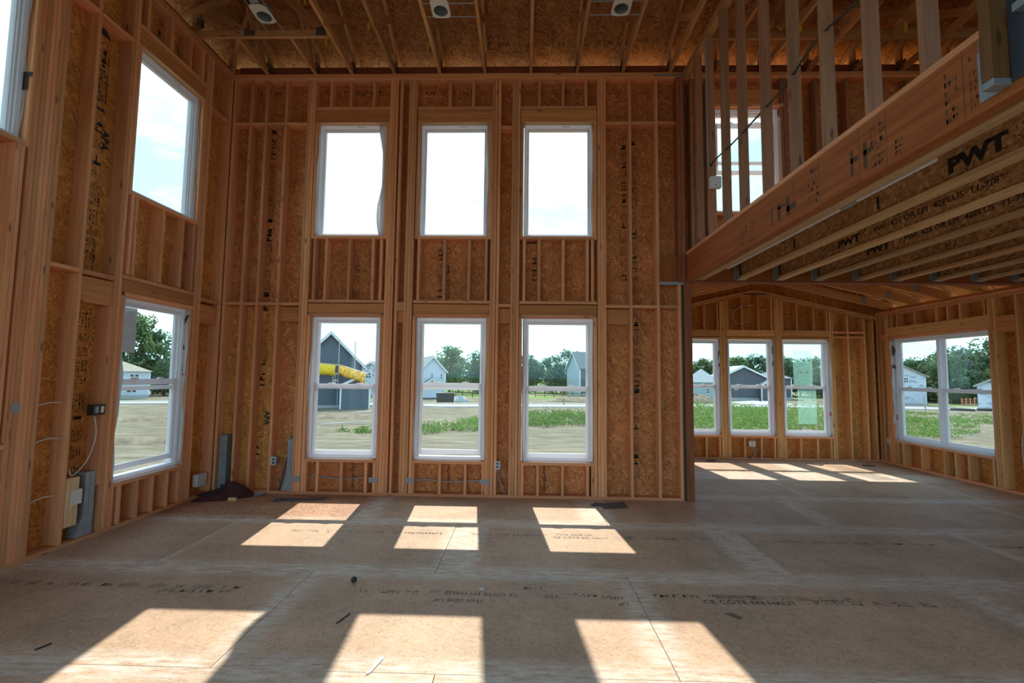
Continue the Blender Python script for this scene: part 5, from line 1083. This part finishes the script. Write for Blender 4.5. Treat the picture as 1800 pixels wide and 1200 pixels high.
def net(p0, p1, drop0, drop1, mat, nm, seed):
    rg = random.Random(seed); n = 14; vs = []; fs = []; p0 = Vector(p0); p1 = Vector(p1)
    for i in range(n + 1):
        p = p0.lerp(p1, i / n); dr = drop0 + (drop1 - drop0) * i / n
        for k in range(4): vs.append(p + Vector((0.05 * math.sin(i * 1.7), -0.10 * math.sin(PI * k / 3) + rg.uniform(-.03, .03), -dr * k / 3 + (rg.uniform(-.06, .06) if k == 3 else 0))))
    for i in range(n):
        for k in range(3): o = i * 4 + k; fs.append((o, o + 1, o + 5, o + 4))
    ob = mesh_obj(nm, vs, fs, mat, sc, None, True); ob.modifiers.new('t', 'SOLIDIFY').thickness = 0.01
net((-20.5, 44.6, 2.5), (-18.2, 44.6, 2.32), 1.0, 1.0, M['net'], 'netting', 1); net((-17.95, 44.65, 2.3), (-15.3, 44.65, 1.5), 0.85, 0.95, M['net2'], 'netting', 2)
house('white gabled house right behind the slate blue one', -24.4, 79.0, -0.1, 4.4, 8.0, -2.3, 2.0, 3.4, M['wrapped'], M['roof_grey'], ((-0.45, 1.25, 1.05, 1.0), (0.6, -1.2, 0.6, 0.9)))
Cc = house('white two storey house with a steep gable, seen through the middle window', -15.6, 74.1, 0.42, 3.9, 9.0, -2.2, 2.15, 4.2, M['sid_white'], M['roof_grey'], ((-0.1, 1.35, 0.35, 0.85), (1.35, 1.25, 0.3, 0.85)))
annex(Cc, -13.9, 69.4, 0.42, 2.6, 1.6, -1.9, -0.05, 0.8, M['sid_white'], M['roof_grey'])
Dd = house('grey two storey house at the right edge of the right window', 14.05, 94.05, -1.2, 5.2, 9.0, -2.3, 3.25, 6.2, M['sid_pale'], M['roof_grey'])
mw = Matrix.Translation((14.05, 94.05, 0)) @ Matrix.Rotation(-1.2, 4, 'Z')
bm = bmesh.new(); bm_box(bm, 2.6, 2.66, -4.42, 4.42, -1.8, 3.2); bm_obj('front_siding', bm, M['sid_grey'], Dd, mw)
for yy in (-2.6, 0.2, 2.8):
    for zz_ in (2.3, -0.2):
        bm = bmesh.new(); bm_box(bm, 2.62, 2.72, yy - 0.5, yy + 0.5, zz_ - 0.75, zz_ + 0.75); fr = bm_obj('window', bm, M['trimw'], Dd, mw)
        bm = bmesh.new(); bm_box(bm, 2.70, 2.74, yy - 0.38, yy + 0.38, zz_ - 0.62, zz_ + 0.62); bm_obj('pane', bm, M['dark_glass'], fr, mw)
Ee = house('blue house just past the red post in the sunroom window', 33.0, 99.0, -0.3, 5.6, 8.0, -2.4, 1.7, 3.1, M['sid_navy'], M['roof_dark'])
Ff = house('long dark grey house with a broad low gable in the sunroom windows', 35.7, 79.0, -0.16, 6.9, 8.0, -2.1, 1.60, 3.35, M['sid_grey'], M['roof_pale'], ((-1.15, -0.15, 0.5, 0.5), (2.0, 0.1, 0.45, 0.45)))
annex(Ff, 38.2, 74.3, -0.16, 2.0, 2.0, -2.0, 0.45, 1.05, M['sid_grey'], M['roof_pale'])
Fg = house('low pale roofed wing with a white garage front beside the dark grey house', 30.0, 79.5, -0.33, 5.4, 6.0, -2.1, 0.75, 3.0, M['sid_pale'], M['roof_pale'], ((0.9, -0.6, 0.6, 0.9),), hip=2.0)
house('dark roofed house just showing behind the broad grey gable', 42.0, 92.0, -0.4, 7.0, 7.0, -2.4, 1.2, 2.95, M['sid_grey'], M['roof_dark'], hip=3.0)
house('grey house behind the mint film on the right sunroom window', 46.0, 88.0, -0.5, 6.6, 7.0, -2.3, 1.55, 2.95, M['sid_grey'], M['roof_grey'], ((0.9, 0.9, 0.8, 0.8),), hip=3.2)
house('white house in printed wrap seen through the twin window', 57.0, 72.5, -0.55, 5.6, 7.0, -2.3, 2.05, 3.65, M['wrapped'], M['roof_tan'], ((-1.9, 1.45, 0.4, 0.75), (0.6, 1.5, 0.55, 0.85)), trim=False)
house('little white house at the right edge of the twin window', 60.3, 61.5, -0.8, 2.6, 4.0, -2.3, 0.9, 1.6, M['wrapped'], M['roof_pale'], trim=False)
Kk = house('white two storey house with a dormer, seen through the left wall window', -55.0, 62.0, 0.72, 6.2, 7.0, -2.1, 1.5, 2.95, M['sid_white'], M['roof_tan'], ((1.5, 0.75, 1.15, 0.9), (-1.1, 0.85, 0.5, 0.8), (1.3, -0.95, 1.2, 0.7), (-0.8, -0.9, 1.2, 0.8)), hip=3.0)
annex(Kk, -54.8, 58.1, 0.72, 2.0, 2.0, 1.4, 1.95, 2.5, M['sid_white'], M['roof_tan']); annex(Kk, -54.4, 57.3, 0.72, 3.2, 2.0, -0.1, 0.05, 0.5, M['sid_white'], M['roof_tan'])

# ------------------------------------------------------------------ trees
def leaf_mat(name, a, b_):
    m = bpy.data.materials.new(name); m.use_nodes = True; t = m.node_tree; t.nodes.clear(); lk = t.links.new
    g = nd(t, 'ShaderNodeNewGeometry'); o = nd(t, 'ShaderNodeObjectInfo'); ad = nd(t, 'ShaderNodeMath', operation='ADD'); lk(g.outputs['Random Per Island'], ad.inputs[0]); lk(o.outputs['Random'], ad.inputs[1])
    hf = nd(t, 'ShaderNodeMath', operation='MULTIPLY'); hf.inputs[1].default_value = 0.5; lk(ad.outputs[0], hf.inputs[0]); r = ramp(t, [(0.1, a), (0.9, b_)]); lk(hf.outputs[0], r.inputs['Fac'])
    d = nd(t, 'ShaderNodeBsdfDiffuse'); tl = nd(t, 'ShaderNodeBsdfTranslucent'); lk(r.outputs['Color'], d.inputs[0]); lk(r.outputs['Color'], tl.inputs[0])
    mx = nd(t, 'ShaderNodeMixShader'); mx.inputs[0].default_value = 0.4; out = nd(t, 'ShaderNodeOutputMaterial'); lk(d.outputs[0], mx.inputs[1]); lk(tl.outputs[0], mx.inputs[2]); lk(mx.outputs[0], out.inputs[0])
    return m
M['leaf'] = leaf_mat('tree_leaves', (0.075, 0.125, 0.06), (0.17, 0.25, 0.11)); M['leaf2'] = leaf_mat('dark_tree_leaves', (0.06, 0.105, 0.07), (0.13, 0.20, 0.105)); M['weed'] = leaf_mat('weed_leaves', (0.075, 0.145, 0.035), (0.20, 0.30, 0.09)); M['bark'] = plain('bark', (0.12, 0.10, 0.085), 0.95)
def crown_mesh(seed, n_blob, n_leaf, hgt, rad, mat, base=0.25, lf=0.045):
    """crown of leaf cards gathered in clumps; unit height hgt"""
    rg = random.Random(seed); vs = []; fs = []
    for b_ in range(n_blob):
        f = rg.random(); z = hgt * (base + (1 - base) * (0.08 + 0.84 * f)); env = rad * math.sin(PI * (0.12 + 0.80 * f)) ** 0.7; an = rg.uniform(0, 2 * PI); rr2 = env * math.sqrt(rg.random()) * 0.85
        c = Vector((rr2 * math.cos(an), rr2 * math.sin(an), z)); br = rad * rg.uniform(0.22, 0.42)
        for k in range(n_leaf):
            d = Vector((rg.gauss(0, 1), rg.gauss(0, 1), rg.gauss(0, 0.8))).normalized() * br * rg.uniform(0.55, 1.05); p = c + d
            s_ = hgt * lf * rg.uniform(0.6, 1.4); u = Vector((rg.gauss(0, 1), rg.gauss(0, 1), rg.gauss(0, 1))).normalized(); v = u.cross(Vector((rg.gauss(0, 1), rg.gauss(0, 1), rg.gauss(0, 1)))).normalized(); i = len(vs)
            vs += [p - u * s_ * .5, p + v * s_ * .32, p + u * s_ * .5, p - v * s_ * .32]; fs.append((i, i + 1, i + 2, i + 3))
    m = bpy.data.meshes.new('crown'); m.from_pydata([tuple(v) for v in vs], [], fs); m.materials.append(mat); m.update(); return m
def trunk_mesh(seed, hgt, r):
    rg = random.Random(seed); bm = bmesh.new()
    def limb(p, q, r0, r1):
        d = (q - p); u = d.cross(Vector((.3, .5, .1))).normalized(); v = d.cross(u).normalized(); A_ = [bm.verts.new(p + (u * math.cos(k * PI / 3) + v * math.sin(k * PI / 3)) * r0) for k in range(6)]; B_ = [bm.verts.new(q + (u * math.cos(k * PI / 3) + v * math.sin(k * PI / 3)) * r1) for k in range(6)]
        for k in range(6): bm.faces.new([A_[k], A_[(k + 1) % 6], B_[(k + 1) % 6], B_[k]])
    limb(Vector((0, 0, -1)), Vector((0, 0, hgt * .45)), r, r * .65)
    for k in range(6):
        an = k * 1.05 + rg.random(); z = hgt * rg.uniform(.25, .45); limb(Vector((0, 0, z)), Vector((math.cos(an) * hgt * .22, math.sin(an) * hgt * .22, z + hgt * .3)), r * .45, r * .15)
    m = bpy.data.meshes.new('trunk'); bm.to_mesh(m); bm.free(); m.materials.append(M['bark']); return m
CM = [crown_mesh(1, 34, 110, 1.0, 0.36, M['leaf'], 0.18), crown_mesh(2, 30, 100, 1.0, 0.42, M['leaf2'], 0.15), crown_mesh(3, 26, 70, 1.0, 0.30, M['leaf'], 0.28, 0.05), crown_mesh(4, 34, 110, 1.0, 0.45, M['leaf2'], 0.05)]
TM = [trunk_mesh(11, 1.0, 0.022), trunk_mesh(12, 1.0, 0.03)]
def tree(x, y, hgt, kind, label, group, wide=1.0, rot=0.0):
    z = gz_out(x, y) + (3.0 if math.hypot(x, y) > 165 and x > 0.75 * y else 0); t = tag(empty('tree', (x, y, z)), label, 'tree', group); mw = Matrix.Translation((x, y, z)) @ Matrix.Rotation(rot, 4, 'Z') @ Matrix.Diagonal((hgt * wide, hgt * wide, hgt, 1))
    put(bpy.data.objects.new('crown', CM[kind]), mw, t); put(bpy.data.objects.new('trunk', TM[kind % 2]), Matrix.Translation((x, y, z)) @ Matrix.Rotation(rot, 4, 'Z') @ Matrix.Diagonal((hgt, hgt, hgt, 1)), t); return t
rg = random.Random(77)
tree(-14.6, 92, 9.4, 0, 'tall round tree right of the white house in the middle window', None, 1.1); tree(-19.6, 95, 6.6, 2, 'thin pale tree behind the white house gable in the middle window', None, 1.1); tree(-9.5, 96, 8.4, 3, 'broad tree at the right edge of the middle window', None, 1.0)
WD = 'dense green tree in the woods behind the houses'; GR = 'trees of the woods'
ORD = ['first', 'second', 'third', 'fourth', 'fifth', 'sixth', 'seventh', 'eighth', 'ninth', 'tenth', 'eleventh', 'twelfth', 'thirteenth', 'fourteenth', 'fifteenth', 'sixteenth', 'seventeenth', 'eighteenth', 'nineteenth', 'twentieth']
def row(d0, d1, a0, a1, n, h0, h1, label, group, kinds=(0, 1, 2, 3), wide=1.0):
    for k in range(n):
        an = math.radians(a0 + (a1 - a0) * (k + rg.uniform(.2, .8)) / n); d = rg.uniform(d0, d1); f = k / max(1, n - 1); tree(d * math.sin(an), d * math.cos(an), (h0 + (h1 - h0) * f) * rg.uniform(.88, 1.1), rg.choice(kinds), '%s from the left: %s' % (ORD[k], label), group, wide * rg.uniform(.9, 1.15), rg.uniform(0, 6))
row(100, 118, -1.8, 9.0, 8, 8.4, 9.0, 'leafy tree seen through the right lower window', 'trees in the right window', (0, 2, 3))
row(104, 122, -14, -3.5, 6, 7.6, 8.2, 'tree in the hedge line behind the middle window fence', 'trees in the middle window', (1, 3))
row(112, 130, 19.5, 38, 20, 8.0, 8.4, 'dense green tree behind the sunroom windows', 'trees behind the sunroom windows', (0, 1, 3), 1.25)
row(105, 120, 36, 42, 8, 7.0, 7.6, 'low woods tree behind the wrapped house', 'trees behind the wrapped house', (1, 3), 1.2)
row(110, 122, 41, 50, 14, 8.2, 13.5, 'tall dark woods tree in the twin window', 'tall trees in the twin window', (1, 3), 1.0)
row(102, 110, 40.5, 48, 8, 5.0, 7.0, 'lower tree fronting the woods in the twin window', 'front trees in the twin window', (0, 1, 3), 1.1)
tree(-62, 72, 13.0, 0, 'big round tree behind the white house in the left wall window', None, 0.95); tree(-60.0, 74, 10.6, 1, 'second round tree to the right behind that white house', None, 1.0); tree(-55.0, 70, 5.4, 3, 'low bushy tree beside the white house in the left wall window', None, 1.1); tree(-53.6, 70.5, 3.8, 3, 'low bush tree at the right edge of the left wall window', None, 1.0); tree(-68, 70, 12.5, 1, 'tall tree at the left edge of the left wall window', None, 1.0)

# ------------------------------------------------------------------ weeds in front of the windows
def weeds(name, label, spots, seed, hgt=0.75, dens=55):
    rg = random.Random(seed); vs = []; fs = []
    for (cx, cy, ra, rb, n) in spots:
        for k in range(n):
            an = rg.uniform(0, 2 * PI); q = math.sqrt(rg.random()); x = cx + ra * q * math.cos(an); y = cy + rb * q * math.sin(an); z = gz_out(x, y) - 0.02; hh = hgt * rg.uniform(.35, 1.15) * (1.1 - 0.5 * q)
            for j in range(dens // 5):
                u = Vector((rg.gauss(0, 1), rg.gauss(0, 1), 0)).normalized(); p = Vector((x, y, z)) + Vector((rg.gauss(0, .16), rg.gauss(0, .16), hh * rg.uniform(.1, 1.0))); s_ = rg.uniform(.07, .17); v = Vector((rg.gauss(0, .5), rg.gauss(0, .5), 1)).normalized(); i = len(vs)
                vs += [p - u * s_ * .5, p + v * s_ * .6, p + u * s_ * .5, p - v * s_ * .3]; fs.append((i, i + 1, i + 2, i + 3))
    o = mesh_obj(name, vs, fs, M['weed']); o['kind'] = 'stuff'; o['label'] = label; o['category'] = 'weeds'; return o
weeds('weed_patch', 'thick bright green weeds filling the lot outside the sunroom windows', [(13.5, 34, 5.0, 5.5, 520), (20.5, 36, 5.0, 6.0, 520), (19, 47, 7, 7, 420), (28, 45, 7, 8, 420)], 1, 1.05)
weeds('weed_patch', 'band of green weeds outside the right lower window', [(0.6, 32.5, 2.2, 3.2, 190), (4.0, 35.5, 2.2, 4.2, 230), (2.0, 38.5, 1.8, 1.6, 60)], 2, 0.8)
weeds('weed_patch', 'scattered green weeds outside the middle lower window', [(-3.2, 29.5, 1.9, 2.6, 120), (-5.3, 26.8, 0.9, 1.6, 45), (-2.6, 33, 1.4, 1.6, 40)], 3, 0.65)
weeds('weed_patch', 'small tufts of weeds outside the left lower window', [(-8.8, 25.8, 0.5, 0.6, 18), (-7.6, 27.5, 0.7, 0.5, 12), (-10.1, 26.0, 0.2, 0.2, 4), (-11.2, 50, 1, .5, 10)], 4, 0.5)
weeds('weed_patch', 'patchy green weeds outside the twin window', [(26, 32, 3.5, 2.6, 130), (31, 37, 3.5, 2.6, 120), (36, 41, 4, 3, 120), (40, 50, 3, 2, 60), (24, 28.5, 2.0, 1.2, 40), (44, 45, 3, 3, 60)], 5, 0.5)

# ------------------------------------------------------------------ yard things
M['dump'] = plain('black_dumpster', (0.025, 0.027, 0.03), 0.6)
t = tag(empty('dumpster', (-9.4, 55.5, -1.95)), 'black open dumpster beyond the street in the middle window', 'dumpster'); mw = Matrix.Translation((-9.4, 56.0, -1.85)) @ Matrix.Rotation(0.15, 4, 'Z')
bm = bmesh.new(); bm_prism(bm, [(-1.0, -0.6, 0.1), (1.0, -0.6, 0.1), (1.08, -0.6, 1.15), (-1.08, -0.6, 1.15)], (0, 1.3, 0)); bm_obj('bin', bm, M['dump'], t, mw)
for k in range(5): bm = bmesh.new(); bm_box(bm, -0.95 + k * 0.45, -0.87 + k * 0.45, -0.66, -0.6, 0.1, 1.1); bm_obj('rib', bm, M['dump'], t, mw)
bm = bmesh.new(); bm_box(bm, -1.12, 1.12, -0.66, 0.74, 1.13, 1.22); bm_obj('rim', bm, M['dump'], t, mw)
def heap(name, label, cx, cy, ra, rb, hh, mat, seed, cat='heap'):
    rg = random.Random(seed); ph = rg.random() * 6
    def f(a, v):
        q = 1 - v; k = 1 + 0.18 * math.sin(3 * a + ph) + 0.1 * math.sin(7 * a + 2 * ph); x = cx + ra * q * k * math.cos(a); y = cy + rb * q * k * math.sin(a)
        return (x, y, gz_out(x, y) - 0.05 + hh * (1 - q * q) * (1 + 0.25 * math.sin(5 * a + 9 * v + ph)) * (1 if v > 0 else 0))
    return tag(blob(name, f, mat, 24, 8), label, cat)
M['soil'] = plain('brown_soil', (0.17, 0.13, 0.09), 0.95, noise=0.35, nscale=2.5, bump=0.6); M['gravel'] = plain('grey_gravel', (0.36, 0.37, 0.38), 0.95, noise=0.3, nscale=5, bump=0.6); M['sock'] = plain('black_sock', (0.03, 0.03, 0.032), 0.9)
heap('tarp_heap', 'grey covered heap beside the dumpster in the middle window', -8.4, 61, 1.3, 0.8, 0.75, M['gravel'], 1); heap('soil_heap', 'brown soil heap beyond the street past the red post', 25.5, 69, 3.4, 2.0, 1.0, M['soil'], 2); heap('gravel_heap', 'broad grey gravel bed before the dark grey house', 34.5, 68.5, 4.2, 4.5, 0.35, M['gravel'], 3); heap('soil_heap', 'brown soil heap right of the gravel bed', 40.5, 66, 3.0, 2.0, 0.7, M['soil'], 4)
heap('soil_heap', 'low brown soil heap beyond the street in the right window', 7.0, 66, 3.6, 2.5, 0.7, M['soil'], 5); heap('soil_heap', 'sandy heap beside the blue house past the red post', 27.0, 80, 1.8, 1.4, 1.1, M['soil'], 6)
for i, (x, y, l, an) in enumerate(((53.2, 58.0, 2.2, -0.6), (56.8, 58.6, 2.0, -0.6))):
    z = gz_out(x, y) + .1; c, s_ = math.cos(an), math.sin(an); tag(tube(None, 'silt_sock', [(x - l * c * .5, y - l * s_ * .5, z), (x, y + .1, z + .03), (x + l * c * .5, y + l * s_ * .5, z)], 0.2, M['sock']), 'black silt sock by the kerb, %s of two in the twin window' % ('left', 'right')[i], 'sock')
for i, (x, y, h_, lb) in enumerate(((44.7, 53.1, 1.9, 'leaning wooden stake outside the twin window'), (4.9, 56.2, 0.8, 'short dark stake beyond the street in the right window'), (33.5, 52.5, 1.5, 'thin stake before the street in the right sunroom window'), (42.8, 60.5, 2.4, 'tall thin pole beyond the street in the twin window'))):
    z = gz_out(x, y); tag(stick(None, 'stake', (x, y, z - .3), (x - 0.12, y, z + h_), 0.12 if i != 3 else 0.06, 0.10, M['bark'] if i else M['found'], (0, 1, 0)), lb, 'stake')
t = tag(empty('safety_fence', (70, 75, -2.3)), 'faded red safety fence beyond the street in the twin window', 'fence'); M['redf'] = plain('red_fence', (0.75, 0.22, 0.15), 0.7)
for k in range(5): board(t, 'post', 66.0 + k * 1.1 - .04, 66.0 + k * 1.1 + .04, 72 + k * .5 - .04, 72 + k * .5 + .04, -2.6, -1.1, M['redf'])
for z in (-1.9, -1.6, -1.3): stick(t, 'rail', (66.0, 72, z), (70.4, 74, z), 0.06, 0.03, M['redf'])
t = tag(empty('hydrant', (70.0, 79.0, -2.3)), 'small dark hydrant beyond the street in the twin window', 'hydrant'); bm = bmesh.new()
for (z, r, hh) in ((0.1, .2, .2), (0.5, .13, .7), (0.9, .17, .15), (1.02, .09, .15)): bmesh.ops.create_cone(bm, cap_ends=True, segments=10, radius1=r, radius2=r * .9, depth=hh, matrix=Matrix.Translation((0, 0, z)))
bm_obj('hydrant_body', bm, M['sock'], t, Matrix.Translation((66.0, 74.5, -2.35)))
t = tag(empty('field_fence', (-9, 72, -2)), 'dark post and rail fence before the trees in the middle window', 'fence')
for k in range(9): x = -13 + k * 1.6; board(t, 'post', x - .05, x + .05, 74.95, 75.05, -2.6, -0.75, M['sock'])
for z in (-0.9, -1.35, -1.8): board(t, 'rail', -13, 0, 75.06, 75.1, z - .04, z + .04, M['sock'])
t = tag(empty('field_fence', (5, 80, -2)), 'dark post and rail fence before the trees in the right window', 'fence')
for k in range(7): x = 2 + k * 1.6; board(t, 'post', x - .05, x + .05, 79.95, 80.05, -2.6, -0.8, M['sock'])
for z in (-0.95, -1.4, -1.85): board(t, 'rail', 2, 11.6, 80.06, 80.1, z - .04, z + .04, M['sock'])
for i, (p, q, lb) in enumerate((((-12.7, 29.0), (-10.2, 31.6), 'long pale plank lying on the soil outside the left window, nearest'), ((-14.6, 38.4), (-12.4, 40.5), 'pale plank lying near the slate blue house, left of two'), ((-13.9, 39.9), (-12.0, 42.0), 'pale plank lying near the slate blue house, right of two'))):
    tag(stick(None, 'plank', (p[0], p[1], gz_out(*p) + .12), (q[0], q[1], gz_out(*q) + .14), 0.05, 0.16, M['found']), lb, 'plank')
for i, (pts, lb) in enumerate((([(-17, 33), (-14, 34.5), (-11.5, 36.5), (-10, 38.5)], 'low soil ridge outside the left window'), ([(-20, 19.8), (-17, 21.2), (-14.5, 23.3)], 'nearest low soil ridge outside the left wall window'), ([(-27, 31), (-24, 33), (-20, 36)], 'second low soil ridge outside the left wall window'))):
    vs = []; fs = []
    n = len(pts)
    for k, p in enumerate(pts):
        a = Vector(pts[max(k - 1, 0)]); b_ = Vector(pts[min(k + 1, n - 1)]); tn = (b_ - a).normalized(); nr = Vector((-tn.y, tn.x))
        for (o_, z) in ((-.7, -.05), (-.15, .28), (.2, .25), (.8, -.05)): q = Vector(p) + nr * o_; vs.append((q.x, q.y, gz_out(q.x, q.y) + z))
    for k in range(n - 1):
        for j in range(3): o_ = k * 4 + j; fs.append((o_, o_ + 1, o_ + 5, o_ + 4))
    tag(mesh_obj('soil_ridge', vs, fs, M['soil'], None, None, True), lb, 'ridge')
# low silver brace and the odd red valve cap by the dark grey house
tag(blob('valve_cap', lambda a, v: (39.8 + .16 * math.cos(a) * (1 - .3 * v), 82.5 - 6 + .16 * math.sin(a) * (1 - .3 * v), gz_out(39.8, 76.5) + .9 * v), plain('red_cap', (0.6, 0.05, 0.06), 0.5), 12, 5), 'small red marker post before the dark grey house', 'marker')
